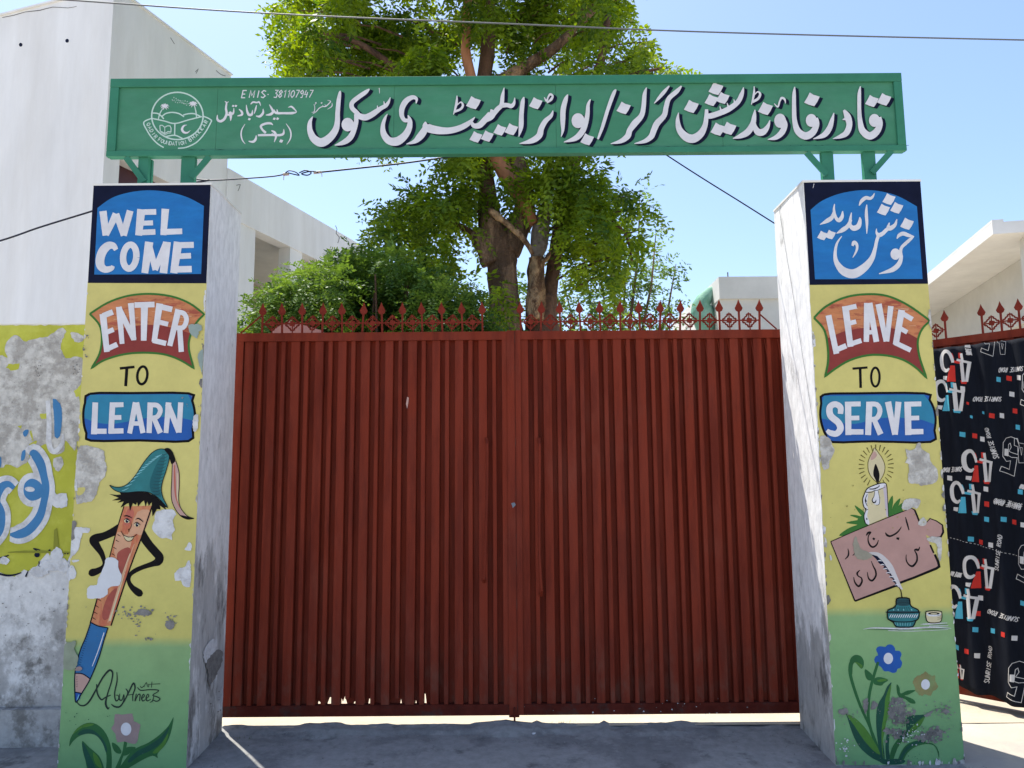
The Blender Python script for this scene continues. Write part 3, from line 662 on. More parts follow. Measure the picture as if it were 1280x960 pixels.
A.stroke([(262, 370, 22), (248, 350, 32), (222, 350, 40), (196, 375, 44), (182, 415, 44), (185, 450, 42), (208, 468, 34), (238, 462, 26), (246, 450, 18)], WHITEP)
A.ring(330, 404, 33, 60, WHITEP, 32, 0.10)
A.build('lettering', LP)
# ENTER banner
TOPB = [(130, 690), (220, 634), (320, 600), (430, 590), (540, 603), (630, 638), (702, 692)]
A = Art(fy, base=.0014); A.at(80, 220, 4)
botc = [(650, 962), (580, 920), (500, 892), (400, 884), (300, 892), (200, 922), (138, 962)]
rt = [(702, 692), (662, 735), (632, 800), (625, 865), (650, 962)]; lf = [(138, 962), (178, 890), (190, 815), (178, 745), (130, 690)]
out = cr(TOPB, 5)[:-1] + cr(rt, 5)[:-1] + cr(botc, 5)[:-1] + cr(lf, 5)[:-1]
A.poly(out, MAROON)
A.poly(cr(TOPB, 5)[:-1] + [(702, 692), (664, 735), (640, 790)] + cr([(640, 790), (580, 770), (510, 752), (420, 744), (320, 755), (240, 778), (190, 808)], 4) + [(178, 745), (160, 715)], ORANGE)
r = random.Random(4)
for i in range(26):
    x = r.uniform(200, 600); y = 640 + (abs(x - 430) / 260) ** 2 * 60 + r.uniform(0, 90); L_ = r.uniform(15, 45)
    A.stroke([(x, y), (x + L_, y + r.uniform(-3, 3))], ROSE_D if r.random() < .5 else SKIN_L, r.uniform(2, 5), 0)
A.stroke(out + out[:1], GREEN_LINE, 10, 0)
A.build('banner', LP)
A = Art(fy, base=.0030); A.at(80, 220, 4)
for st in ([(196, 690, 34), (216, 880, 28)], [(196, 700, 28), (246, 680, 28)], [(200, 788, 24), (250, 768, 24)], [(212, 868, 26), (268, 842, 26)],
           [(276, 655, 30), (292, 840, 24)], [(274, 658, 28), (352, 818, 28)], [(336, 636, 30), (352, 822, 22)],
           [(354, 646, 28), (454, 643, 28)], [(404, 640, 36), (400, 824, 28)],
           [(480, 638, 34), (452, 830, 26)], [(474, 652, 28), (542, 668, 28)], [(466, 728, 24), (522, 742, 24)], [(446, 822, 26), (512, 838, 26)],
           [(574, 668, 32), (530, 850, 26)], [(580, 762, 26), (588, 880, 26)]):
    A.stroke(st, WHITEP, None, 0)
A.stroke([(566, 680), (600, 688), (614, 720), (596, 758), (552, 758)], WHITEP, 24, 4)
A.build('lettering', LP)
# TO
A = Art(fy, base=.0014); A.at(80, 440, 3.692)
A.stroke([(258, 76), (326, 69)], BLACKP, 12, 0); A.stroke([(291, 72), (285, 158)], BLACKP, 14, 0); A.ring(362, 108, 23, 41, BLACKP, 12, .12)
A.build('lettering', LP)
# LEARN
A = Art(fy, base=.0014); A.at(80, 440, 3.692)
bx = [(120, 193), (300, 190), (575, 191), (592, 225), (603, 270), (604, 310), (594, 355), (575, 411), (350, 408), (125, 409), (104, 375), (92, 330), (90, 280), (98, 235)]
A.poly(bx, BLUE_D, 3); A.poly([(122, 198), (572, 195), (590, 230), (600, 280), (600, 318)] + cr([(600, 318), (540, 305), (450, 300), (380, 305), (300, 320), (220, 332), (150, 325), (94, 305)], 4) + [(92, 280), (100, 235)], TURQ)
b2 = cr(bx, 3, True); A.stroke(b2 + b2[:1], BLACKP, 11, 0)
A.build('banner', LP)
A = Art(fy, base=.0030); A.at(80, 440, 3.692)
for st in ([(146, 233, 26), (140, 380, 28)], [(128, 366, 24), (198, 366, 24)], [(226, 233, 26), (218, 376, 26)], [(218, 245, 24), (276, 243, 22)], [(216, 303, 22), (266, 302, 22)], [(208, 366, 24), (276, 364, 24)],
           [(332, 233, 26), (304, 376, 22)], [(336, 233, 24), (366, 374, 24)], [(314, 330, 20), (356, 330, 20)],
           [(400, 233, 26), (394, 374, 24)], [(414, 300, 22), (446, 374, 26)], [(484, 233, 26), (472, 374, 22)], [(480, 240, 26), (532, 370, 26)], [(540, 233, 24), (532, 372, 24)]):
    A.stroke(st, WHITEP, None, 0)
A.stroke([(392, 246), (430, 246), (446, 270), (430, 300), (392, 306)], WHITEP, 22, 4)
A.build('lettering', LP)

# ---- pencil figure
A = Art(fy, base=.0013)
A.at(80, 660, 8)
A.stroke([(560, 0, 90), (480, 45, 80), (400, 80, 76), (320, 105, 90), (300, 130, 90), (335, 190, 72), (375, 250, 56), (398, 310, 44), (408, 360, 44), (385, 400, 52), (330, 432, 66), (285, 445, 76), (262, 445, 62), (248, 443, 30)], BLACKP)
A.stroke([(775, 10, 50), (800, 90, 84), (850, 165, 84), (910, 235, 84), (955, 290, 84), (940, 335, 84), (890, 358, 56), (800, 388, 46), (715, 425, 46), (660, 470, 40), (648, 530, 40), (680, 590, 52), (725, 630, 70), (762, 655, 70), (785, 668, 30)], BLACKP)
# shaft
A.at(0, 0, 1)
shaft = [(155, 633), (190.5, 632), (177, 672), (163, 709), (139, 782), (128, 783), (113, 778.5), (122, 745), (137, 697), (146, 663)]
A.poly(shaft, SKIN)
A.poly([(147, 665), (160, 668), (172, 640), (189, 640), (178, 668), (168, 668), (160, 692), (149, 700), (143, 690)], SKIN_L, 3)
A.poly([(148, 690), (160, 684), (164, 690), (160, 705), (152, 722), (146, 716), (146, 700)], ROSE_D, 3)
A.poly([(135, 745), (146, 735), (145, 750), (138, 770), (130, 775), (128, 765)], ROSE_D, 3)
A.poly([(160, 636), (168, 640), (163, 655), (155, 655)], mat('rose_wood_paint', (.46, .13, .09)), 3)
A.stroke([(163, 692, 1.5), (153, 722, 3), (137, 776, 3)], CREAMP, None, 3); A.stroke([(168, 680, 1), (150, 730, 2), (135, 778, 1)], SKIN_L, None, 3)
for x, y in ((147, 668), (145, 675), (142, 684), (140, 692), (123, 749), (120, 757), (118, 765), (116, 772)): A.stroke([(x, y, 1.2), (x + 4, y + 2.4, .4)], BLACKP, None, 0)
A.stroke([(155, 633), (146, 663), (137, 697)], BLACKP, 1.3, 2); A.stroke([(122, 747), (113, 779)], BLACKP, 1.6, 0); A.stroke([(190.5, 632), (177, 672), (163, 709), (139, 782)], BLACKP, 1.7, 3)
# blue sleeve and tip
A.at(80, 770, 8)
A.poly([(270, 60), (340, 95), (442, 118), (400, 250), (350, 420), (265, 628), (190, 578), (112, 572), (160, 360), (220, 210)], mat('pencil_blue_paint', (.012, .13, .33), .5))
A.poly([(112, 575), (190, 578), (262, 630), (215, 715), (178, 772), (118, 762)], PINKC); A.poly([(116, 760), (178, 772), (160, 830), (130, 860), (118, 830)], BLUE_D)
A.stroke([(150, 785, 6), (135, 840, 12)], TEAL_L, None, 0)
A.stroke([(402, 165, 8), (350, 330, 10), (284, 502, 6)], WHITEP, None, 2)
for i in range(19): A.stroke([(255 - i * 6.2, 90 + i * 23, 4), (275 - i * 6.2, 96 + i * 23, 3)], NAVY, None, 0)
for i in range(7): A.stroke([(122, 600 + i * 17, 3), (142, 603 + i * 17, 2)], NAVY, None, 0)
for st in ([(270, 62), (340, 98), (442, 118)], [(442, 118), (400, 250), (350, 420), (265, 628), (178, 775), (130, 860)], [(270, 62), (220, 210), (160, 360), (112, 572), (114, 830), (130, 860)], [(112, 572), (190, 578), (265, 628)], [(116, 760), (178, 772)]):
    A.stroke(st, NAVY, 11, 4)
# hat and hair
A.at(90, 550, 8)
A.poly([(1005, 235), (1000, 400), (995, 560), (1020, 660), (1080, 750), (1150, 790), (1222, 785), (1150, 755), (1090, 680), (1068, 590), (1075, 450), (1072, 320), (1040, 210)], PINKC, 3)
A.stroke([(1028, 250, 10), (1030, 400, 18), (1040, 560, 14), (1080, 680, 5)], mat('rose_wood_paint', (.46, .13, .09))); A.stroke([(1055, 330, 6), (1058, 470, 12), (1062, 600, 10), (1110, 720, 5)], CREAMP)
A.stroke([(1005, 235), (1000, 400), (995, 560), (1020, 660), (1080, 750), (1150, 790), (1222, 785)], BLACKP, 8); A.stroke([(1222, 785), (1150, 755), (1090, 680), (1068, 590), (1075, 450), (1072, 320), (1040, 210)], BLACKP, 7)
A.poly([(1080, 750), (1150, 790), (1222, 785), (1160, 765)], BLACKP, 2)
A.poly([(480, 520), (560, 525), (660, 515), (760, 525), (840, 565), (900, 620), (962, 678), (930, 670), (950, 703), (880, 655), (888, 695), (852, 690), (835, 720), (808, 765), (800, 690), (800, 620), (770, 660), (755, 615), (738, 668), (722, 605), (700, 620), (662, 668), (655, 620), (640, 650), (612, 630), (582, 712), (570, 630), (545, 640), (520, 660), (488, 676), (520, 615), (455, 628), (492, 600), (402, 605), (470, 578), (374, 540), (445, 550), (490, 545)], BLACKP)
hat = [(380, 452), (430, 470), (500, 468), (570, 430), (640, 350), (720, 225), (800, 130), (870, 92), (930, 95), (972, 140), (972, 210), (940, 320), (908, 420), (897, 500), (915, 580), (962, 678), (900, 615), (840, 560), (760, 522), (660, 516), (560, 526), (480, 522), (420, 495)]
A.poly(hat, TEAL, 3)
A.poly([(930, 200), (900, 340), (870, 450), (895, 560), (860, 560), (800, 520), (780, 430), (820, 300), (870, 200), (920, 150)], mat('mid_dark_teal_paint', (.012, .11, .13)), 3)
for i in range(13):
    t = i / 12; y = 130 + 400 * t; xr = 965 - 75 * t; A.stroke([(xr, y, 3), (xr - 40, y + 18, 8), (xr - 85 - 20 * t, y + 14, 2)], TEAL_D)
for i in range(11):
    t = i / 10; x = 868 - 330 * t; y = 150 + 340 * t - 30 * math.sin(t * 3); A.stroke([(x - 38, y + 22, 2), (x - 8, y + 14, 9), (x + 34, y - 6, 2)], TEAL_L)
h2 = cr(hat, 3, True); A.stroke(h2 + h2[:1], BLACKP, 7, 0)
A.poly([(925, 95), (960, 80), (1000, 105), (1030, 170), (1036, 210), (1000, 242), (982, 195), (968, 150)], BLACKP, 3)
# face
A.stroke([(520, 762, 4), (550, 758, 12), (585, 770, 9), (602, 782, 3)], BLACKP); A.stroke([(640, 795, 4), (665, 784, 12), (695, 800, 10), (716, 822, 4)], BLACKP)
for cx, cy in ((552, 810), (652, 848)):
    A.oval(cx, cy, 28, 20, CREAMP, 14, .2); A.oval(cx + 2, cy, 15, 19, NAVY, 12); A.oval(cx + 6, cy - 6, 5, 5, WHITEP, 8); A.stroke([(cx - 30, cy - 8, 3), (cx, cy - 24, 9), (cx + 34, cy + 2, 4)], BLACKP)
A.stroke([(592, 822, 3), (596, 862, 5), (572, 905, 6), (578, 922, 4)], BLACKP)
A.at(80, 660, 8)
A.stroke([(575, 30, 5), (600, 72, 8), (650, 92, 8), (700, 85, 8), (732, 62, 5)], BLACKP); A.poly([(600, 78), (650, 94), (702, 86), (682, 122), (645, 132), (615, 112)], CREAMP, 3); A.stroke([(600, 78, 3), (618, 115, 6), (648, 132, 7), (682, 120, 6), (702, 86, 3)], BLACKP)
A.stroke([(655, 30, 4), (645, 8, 6)], BLACKP)
A.build('pencil_painting', LP)
# signature
A = Art(fy, base=.0022); A.at(80, 770, 8)
INK = mat('green_black_ink', (.004, .02, .016), .6)
for st in ([(130, 858, 7), (160, 890, 9), (210, 892, 12), (260, 845, 13), (320, 740, 12), (390, 615, 13), (455, 542, 15), (488, 570, 12), (475, 660, 10), (440, 770, 10), (418, 870, 14), (440, 925, 12), (455, 910, 5)],
           [(328, 680, 8), (335, 770, 11), (375, 835, 11), (420, 810, 9), (470, 790, 7)], [(530, 560, 5), (532, 650, 9), (508, 770, 9), (520, 845, 10), (548, 830, 8), (545, 795, 6), (520, 790, 5)],
           [(560, 775, 5), (555, 830, 9), (580, 840, 8), (600, 785, 6), (598, 850, 9), (560, 905, 12), (510, 905, 12), (475, 880, 6)],
           [(620, 725, 6), (640, 770, 10), (600, 860, 8)], [(600, 862, 7), (650, 760, 10), (695, 672, 12), (712, 720, 10), (690, 790, 8), (690, 850, 6)], [(640, 790, 5), (700, 780, 6)],
           [(725, 775, 6), (712, 848, 8), (740, 790, 7), (762, 785, 8), (756, 850, 7)], [(780, 825, 5), (805, 800, 7), (795, 780, 6), (778, 820, 8), (790, 848, 8), (815, 835, 5)], [(825, 825, 5), (850, 800, 7), (838, 780, 6), (822, 820, 8), (835, 848, 8), (870, 830, 5)],
           [(735, 712, 5), (770, 742, 8), (850, 736, 8), (930, 738, 8), (945, 752, 7), (890, 790, 7), (930, 806, 8), (962, 828, 8), (930, 852, 8), (890, 838, 5)], [(860, 862, 4), (885, 850, 7), (900, 800, 4)],
           [(762, 700, 4), (780, 715, 6), (810, 690, 4)], [(800, 710, 4), (825, 665, 5), (838, 710, 4)], [(850, 680, 4), (848, 712, 5)], [(882, 655, 4), (876, 715, 5)], [(845, 682, 4), (965, 677, 5)]):
    A.stroke([(x, y, w_ * 1.35) for x, y, w_ in st], INK)
A.build('signature', LP)
# pink flower and leaves
A = Art(fy, base=.0013); A.at(70, 870, 7.111)
def leaf2(pts, inner): A.poly(pts, STEMG, 3); A.poly(inner, STEML if len(inner) % 2 else STEMD, 3)
A.poly([(120, 447), (130, 375), (190, 285), (280, 238), (360, 250), (430, 310), (475, 400), (495, 510), (492, 680), (448, 680), (450, 530), (420, 430), (365, 355), (290, 335), (210, 355), (150, 405)], STEMG, 3)
A.poly([(190, 340), (240, 300), (310, 295), (370, 330), (430, 400), (455, 470), (445, 500), (415, 420), (360, 352), (290, 332), (230, 345)], STEMD, 3)
A.poly([(150, 340), (200, 280), (280, 242), (340, 250), (300, 268), (220, 290)], STEML, 3)
A.poly([(235, 398), (290, 450), (350, 500), (400, 560), (430, 690), (300, 690), (262, 570), (238, 480)], STEMG, 3); A.poly([(240, 410), (300, 520), (370, 690), (310, 690), (268, 580), (240, 470)], STEMD, 3); A.poly([(330, 500), (380, 550), (410, 640), (350, 600)], STEML, 3)
A.poly([(1046, 188), (1020, 330), (975, 430), (905, 510), (905, 550), (860, 530), (780, 562), (680, 620), (560, 690), (560, 650), (640, 530), (720, 460), (820, 415), (920, 345), (1000, 265)], STEMG, 3)
A.poly([(640, 570), (720, 490), (820, 440), (930, 365), (1010, 270), (950, 400), (850, 480), (740, 530), (660, 590)], STEMD, 3); A.poly([(860, 500), (940, 420), (1000, 330), (970, 430), (900, 505)], STEML, 3)
A.poly([(612, 390), (632, 420), (620, 480), (590, 560), (555, 690), (510, 690), (550, 590), (590, 500), (600, 440)], STEMG, 3)
A.poly([(500, 412), (550, 440), (582, 490), (570, 512), (530, 500), (505, 460)], STEMG, 3); A.poly([(590, 525), (610, 470), (650, 450), (712, 458), (670, 500), (630, 525)], STEMG, 3)
A.poly([(525, 160), (600, 166), (680, 155), (692, 222), (752, 252), (735, 330), (722, 410), (680, 425), (610, 402), (545, 412), (530, 335), (492, 290), (520, 240)], FADEPINK, 2, (2, 12, 3))
A.oval(624, 293, 47, 58, WHITEP)
A.build('flower_painting', LP)
# flaked plaster and lime patches on the left pillar
A = Art(fy, base=.0034); A.at(90, 550, 8)
A.poly([(60, 110), (90, 55), (170, 60), (260, 80), (325, 120), (330, 210), (352, 270), (330, 370), (275, 430), (250, 540), (200, 610), (120, 625), (50, 640), (40, 560), (40, 470), (30, 380), (50, 200)], PLASTER, 2, (3.5, 14, 11))
A.poly([(55, 480), (130, 475), (130, 510), (95, 550), (55, 545)], COAT, 2, (3, 12, 3))
A.poly([(845, 715), (1000, 690), (1045, 745), (1010, 800), (1030, 900), (1000, 940), (1005, 1000), (950, 980), (900, 985), (860, 960), (800, 885), (830, 800)], LIMEW, 2, (3, 14, 12))
A.poly([(-30, 890), (60, 870), (180, 885), (165, 930), (110, 930), (90, 1000), (70, 1100), (20, 1150), (-20, 1180), (-30, 1000)], LIMEW, 2, (4, 14, 13))
A.at(80, 660, 8)
A.poly([(425, 300), (500, 295), (545, 330), (545, 390), (575, 460), (575, 530), (545, 580), (490, 580), (440, 610), (440, 660), (370, 705), (330, 700), (240, 705), (235, 610), (270, 575), (330, 570), (345, 510), (380, 430), (410, 360)], mat('bright_lime_patch', (.62, .64, .68), .9, .04, 20, .3), 2, (3, 14, 14))
A.poly([(1260, 320), (1225, 350), (1210, 390), (1160, 400), (1110, 450), (1115, 530), (1170, 520), (1190, 570), (1262, 590), (1275, 450)], LIMEW, 2, (4, 14, 15))
A.poly([(1250, 140), (1230, 180), (1205, 215), (1275, 225), (1278, 160)], LIMEW, 2, (3, 14, 15))
A.poly([(60, 380), (100, 380), (125, 440), (115, 500), (70, 515), (40, 500)], LIMEW, 2, (3, 12, 16)); A.poly([(80, 322), (150, 315), (150, 330), (100, 345)], LIMEW, 2, (2, 12, 16))
A.flecks(500, 790, 760, 930, 26, 8, 24, CEMENT, 21); A.flecks(740, 780, 890, 880, 26, 9, 26, CEMENT, 22); A.flecks(1020, 840, 1130, 1000, 16, 7, 22, CEMENT, 23)
A.poly([(720, 840), (760, 815), (830, 810), (885, 845), (860, 875), (790, 870), (700, 865)], CEMENT, 2, (6, 14, 8)); A.poly([(1030, 935), (1070, 915), (1110, 950), (1100, 1000), (1060, 1020), (1010, 975)], CEMENT, 2, (5, 14, 8))
A.flecks(700, 900, 790, 1130, 14, 7, 18, CEMENT, 24); A.flecks(820, 1080, 890, 1120, 5, 10, 24, CEMENT, 25); A.flecks(200, 780, 240, 830, 3, 4, 10, CEMENT, 26)
A.flecks(0, 0, 1270, 1100, 40, 2, 6, CEMENT, 27, False)
A.at(80, 770, 8)
A.poly([(0, 300), (60, 260), (130, 250), (110, 330), (150, 400), (140, 480), (100, 540), (20, 530), (0, 480)], mat('faded_green_plaster', (.26, .30, .22), .9, .15, 20), 2, (5, 14, 9))
A.poly([(110, 540), (150, 500), (190, 515), (170, 545)], FADEPINK, 2, (3, 10, 9))
A.at(70, 870, 7.111); A.flecks(90, 130, 520, 280, 14, 3, 12, STEMD, 31, False); A.flecks(0, 0, 1100, 640, 22, 2, 6, CEMENT, 30, False)
A.at(80, 220, 4)
A.poly([(625, 745), (655, 742), (690, 748), (692, 770), (678, 780), (672, 815), (650, 805), (630, 780)], mat('grey_green_flake', (.27, .34, .32), .9, .1, 20), 2, (3, 8, 32))
A.poly([(672, 890), (706, 870), (700, 985), (680, 950)], mat('grey_green_flake', (.27, .34, .32)), 2, (3, 8, 32)); A.flecks(690, 790, 706, 870, 5, 3, 8, CEMENT, 33); A.flecks(98, 800, 128, 960, 8, 3, 10, CEMENT, 34)
A.at(80, 440, 3.692)
A.poly([(600, 300), (622, 290), (620, 350), (608, 370), (596, 350)], LIMEW, 2, (2, 6, 33)); A.flecks(540, 170, 640, 280, 7, 3, 8, CEMENT, 35)
A.build('flaked_patch', LP)
def edge_chips(P, pts, seed):
    rr = random.Random(seed); A = Art(fy, base=.0036); A.at(0, 0, 1)
    for (xa, ya), (xb, yb), n_ in pts:
        for _ in range(n_):
            t = rr.random(); x = xa + (xb - xa) * t; y = ya + (yb - ya) * t; q = rr.uniform(.7, 2.2) * (2.2 if rr.random() < .15 else 1)
            A.poly([(x + q * rr.uniform(.5, 1.2) * math.cos(a), y + q * rr.uniform(.8, 2.6) * math.sin(a)) for a in (0, .8, 1.6, 2.4, 3.2, 4.0, 4.8, 5.6)], rr.choice((PLASTER, LIMEW, CEMENT)))
    A.build('edge_chip', P)['kind'] = 'stuff'
edge_chips(LP, (((258, 360), (245, 700), 26), ((245, 700), (234, 960), 24), ((110, 360), (72, 960), 34)), 3)
edge_chips(RP, (((1013, 360), (1043, 950), 44), ((1160, 360), (1205, 950), 44), ((1045, 953), (1204, 953), 16)), 4)
# patches on its inner side
def side_x(X, s=-1):
    n = Vector((1, 0, 0))
    def f(x, y, h): return at_plane(x, y, Vector((X, 0, 0)), n) + Vector((-s * h, 0, 0))
    return f
A = Art(side_x(-1.672), base=.007); A.at(60, 680, 3.427)
A.poly([(708, 405), (720, 420), (718, 460), (700, 475), (690, 510), (665, 505), (662, 460), (680, 425)], LIMEW, 2, (3, 7, 3)); A.poly([(698, 525), (706, 540), (702, 570), (694, 560)], LIMEW, 2, (1, 7, 3))
A.poly([(720, 450), (745, 470), (735, 520), (700, 590), (685, 610), (680, 540), (668, 512)], CEMENT, 2, (3, 7, 4))
A.flecks(680, 600, 750, 760, 10, 2, 6, CEMENT, 5, False)
A.build('flaked_patch', LP)

# ---- right pillar art
A = Art(fy, base=.0012); A.at(960, 210, 5.333)
A.poly([(238, 98), (1016, 78), (1072, 772), (278, 780)], NAVY)
A.poly([(313, 742), (283, 280)] + cr([(283, 280), (350, 225), (450, 180), (560, 155), (660, 148), (760, 158), (870, 190), (992, 257)], 5)[1:] + [(1030, 740)], BLUE)
A.stroke([(300, 135, 2), (306, 105, 4)], WHITEP, None, 0)
A.build('blue_panel', RP)
A = Art(fy, base=.0022); A.at(960, 210, 5.333)
for st in ([(858, 472, 6), (872, 450, 22), (900, 438, 26), (935, 450, 24), (972, 460, 10)], [(970, 458, 8), (945, 478, 20), (915, 505, 22), (890, 530, 20), (882, 560, 22), (886, 600, 24), (868, 645, 32), (825, 680, 30), (738, 706, 5)],
           [(858, 342, 6), (845, 380, 22), (815, 402, 30), (800, 398, 24), (808, 365, 6)], [(812, 400, 22), (790, 412, 24), (765, 436, 26), (738, 448, 28), (722, 430, 14), (722, 405, 5)],
           [(740, 440, 22), (725, 480, 22), (712, 540, 24), (690, 605, 36), (640, 665, 52), (572, 705, 60), (505, 690, 54), (458, 635, 34), (446, 575, 22), (458, 505, 15), (490, 455, 5)],
           [(562, 520, 14), (572, 498, 26), (590, 510, 20), (592, 540, 16), (580, 570, 12), (564, 598, 4)],
           [(657, 245, 6), (654, 300, 20), (658, 370, 18), (657, 440, 4)], [(606, 252, 6), (622, 222, 22), (650, 200, 24), (680, 204, 20), (698, 190, 14), (709, 168, 4)],
           [(610, 328, 6), (612, 352, 22), (600, 390, 34), (568, 402, 34), (546, 380, 22), (548, 340, 18), (555, 298, 6)], [(552, 345, 18), (530, 388, 26), (495, 415, 28), (455, 437, 4)],
           [(496, 288, 6), (492, 325, 24), (472, 350, 26), (450, 330, 20), (438, 280, 16), (443, 240, 5)], [(440, 290, 16), (425, 330, 26), (395, 352, 28), (345, 378, 4)]):
    A.stroke(st, WHITEP)
A.oval(848, 575, 33, 38, WHITEP)
for c in ((925, 374, 46), (805, 210, 44), (768, 280, 44), (857, 268, 44), (362, 452, 36), (415, 446, 36)): A.nuqta(*c, WHITEP)
A.build('lettering', RP)
A = Art(fy, base=.0014); A.at(960, 350, 4.571)
top = [(262, 217), (330, 152), (440, 100), (560, 82), (680, 92), (800, 145), (925, 234)]
rt = [(925, 234), (880, 280), (855, 350), (865, 440), (905, 560)]; bt = [(905, 560), (840, 498), (760, 452), (660, 430), (560, 432), (460, 462), (380, 510), (325, 552)]; lf = [(325, 552), (342, 470), (340, 380), (320, 285), (262, 217)]
out = cr(top, 5)[:-1] + cr(rt, 5)[:-1] + cr(bt, 5)[:-1] + cr(lf, 5)[:-1]
A.poly(out, MAROON)
A.poly(cr(top, 5)[:-1] + [(925, 234), (882, 278), (856, 335)] + cr([(856, 335), (790, 300), (720, 278), (640, 266), (560, 272), (440, 292), (345, 332)], 4) + [(335, 310), (310, 262)], ORANGE)
for i in range(28):
    x = r.uniform(340, 820); y = 130 + (abs(x - 590) / 300) ** 2 * 70 + r.uniform(0, 100); L_ = r.uniform(15, 50)
    A.stroke([(x, y), (x + L_, y + r.uniform(-3, 3))], ROSE_D if r.random() < .5 else SKIN_L, r.uniform(2, 6), 0)
A.stroke(out + out[:1], GREEN_LINE, 12, 0)
A.build('banner', RP)
A = Art(fy, base=.0030); A.at(960, 350, 4.571)
for st in ([(344, 202, 34), (390, 422, 32)], [(376, 405, 30), (446, 376, 30)], [(440, 150, 38), (470, 382, 34)], [(424, 168, 28), (504, 150, 28)], [(450, 252, 26), (502, 238, 26)], [(460, 370, 28), (532, 346, 28)],
           [(566, 132, 38), (560, 354, 30)], [(578, 132, 34), (618, 354, 32)], [(566, 300, 26), (606, 298, 24)], [(630, 138, 36), (672, 352, 26)], [(700, 150, 32), (678, 352, 26)],
           [(762, 172, 38), (728, 370, 34)], [(752, 184, 28), (824, 226, 28)], [(742, 270, 26), (794, 300, 26)], [(722, 358, 28), (814, 402, 28)]):
    A.stroke(st, WHITEP, None, 0)
A.build('lettering', RP)
A = Art(fy, base=.0014); A.at(960, 350, 4.571)
A.stroke([(482, 507), (568, 500)], BLACKP, 13, 0); A.stroke([(526, 502), (529, 617)], BLACKP, 15, 0); A.ring(613, 555, 24, 54, BLACKP, 13)
A.build('lettering', RP)
A = Art(fy, base=.0014); A.at(960, 350, 4.571)
bx = [(318, 655), (500, 648), (892, 648), (922, 685), (945, 730), (957, 790), (950, 860), (928, 925), (600, 922), (370, 926), (330, 885), (308, 830), (298, 770), (304, 705)]
A.poly(bx, BLUE_D, 3)
A.poly([(320, 662), (890, 656), (918, 690), (940, 735), (950, 795)] + cr([(950, 825), (880, 800), (800, 790), (700, 786), (600, 795), (500, 822), (400, 812), (302, 790)], 4) + [(300, 770), (306, 706)], TURQ)
b2 = cr(bx, 3, True); A.stroke(b2 + b2[:1], BLACKP, 13, 0)
A.build('banner', RP)
A = Art(fy, base=.0030); A.at(960, 350, 4.571)
for st in ([(456, 696, 36), (458, 886, 34)], [(442, 710, 28), (528, 708, 28)], [(450, 790, 26), (520, 788, 26)], [(442, 868, 32), (544, 868, 30)],
           [(578, 696, 36), (570, 886, 34)], [(604, 796, 28), (642, 882, 34)], [(684, 696, 36), (722, 884, 28)], [(744, 696, 34), (726, 884, 28)],
           [(796, 696, 38), (800, 886, 36)], [(786, 710, 28), (874, 708, 28)], [(792, 790, 26), (862, 788, 26)], [(788, 868, 32), (886, 866, 30)]):
    A.stroke(st, WHITEP, None, 0)
A.stroke([(566, 710), (620, 712), (638, 750), (616, 792), (566, 796)], WHITEP, 28, 4)
A.stroke([(412, 765, 30), (412, 728, 34), (382, 710, 34), (352, 728, 36), (356, 775, 38), (400, 815, 38), (412, 850, 38), (390, 878, 34), (356, 874, 32), (335, 858, 20)], WHITEP)
A.build('lettering', RP)

# candle, slate, quill and inkpot
A = Art(fy, base=.0013); A.at(1030, 550, 8)
for pts in ([(150, 958), (230, 890), (330, 850), (420, 840), (440, 900), (300, 940)], [(220, 828), (300, 806), (400, 800), (420, 850), (300, 842)], [(258, 752), (330, 752), (420, 790), (430, 820), (340, 785)], [(305, 655), (350, 680), (410, 730), (420, 790), (350, 730)], [(350, 770), (420, 760), (430, 860), (330, 850)],
            [(640, 760), (640, 640), (682, 555), (690, 620), (680, 690), (690, 750)], [(680, 700), (700, 640), (760, 582), (750, 640), (700, 740)], [(690, 740), (740, 660), (800, 622), (780, 690), (790, 710), (720, 740)]):
    A.poly(pts, GREEN_LINE, 3)
fl = [(505, 78), (545, 130), (585, 190), (608, 260), (600, 330), (570, 390), (540, 425), (500, 400), (460, 350), (440, 290), (440, 220), (460, 165), (485, 120)]
A.poly(fl, CREAMP, 3); A.poly([(500, 110), (530, 150), (500, 190), (465, 200), (470, 160)], PINKC, 2)
f2 = cr(fl, 3, True); A.stroke(f2 + f2[:1], mat('ochre_brown_paint', (.10, .08, .01), .7), 7, 0)
A.poly([(515, 238), (540, 290), (554, 345), (550, 400), (542, 445), (528, 440), (515, 400), (492, 350), (496, 290)], BLACKP, 3)
for i in range(26):
    a = 2 * math.pi * i / 26 + .1
    if 1.35 < a < 1.85: continue
    r0 = 118 + 25 * abs(math.sin(a)); r1 = r0 + 54
    A.stroke([(520 + r0 * math.cos(a) * .98, 262 + r0 * math.sin(a) * 1.1, 6), (520 + r1 * math.cos(a) * 1.0, 262 + r1 * math.sin(a) * 1.1, 10)], mat('ochre_brown_paint', (.10, .08, .01)), None, 0)
A.poly([(410, 520), (440, 478), (530, 440), (600, 430), (622, 455), (632, 560), (642, 760), (440, 850), (405, 760), (390, 640), (400, 560)], CREAMP)
A.poly([(410, 520), (388, 600), (392, 660), (412, 700), (400, 760), (412, 830), (440, 850), (452, 820), (430, 760), (440, 700), (428, 640), (440, 530)], WHITEP, 3)
A.poly([(415, 520), (445, 478), (530, 444), (600, 432), (618, 450), (590, 475), (540, 500), (560, 600), (548, 650), (500, 640), (480, 600), (500, 560), (500, 510)], WHITEP, 3)
A.poly([(590, 480), (618, 460), (640, 740), (620, 750), (600, 560)], mat('pale_lilac_paint', (.5, .44, .50)), 3)
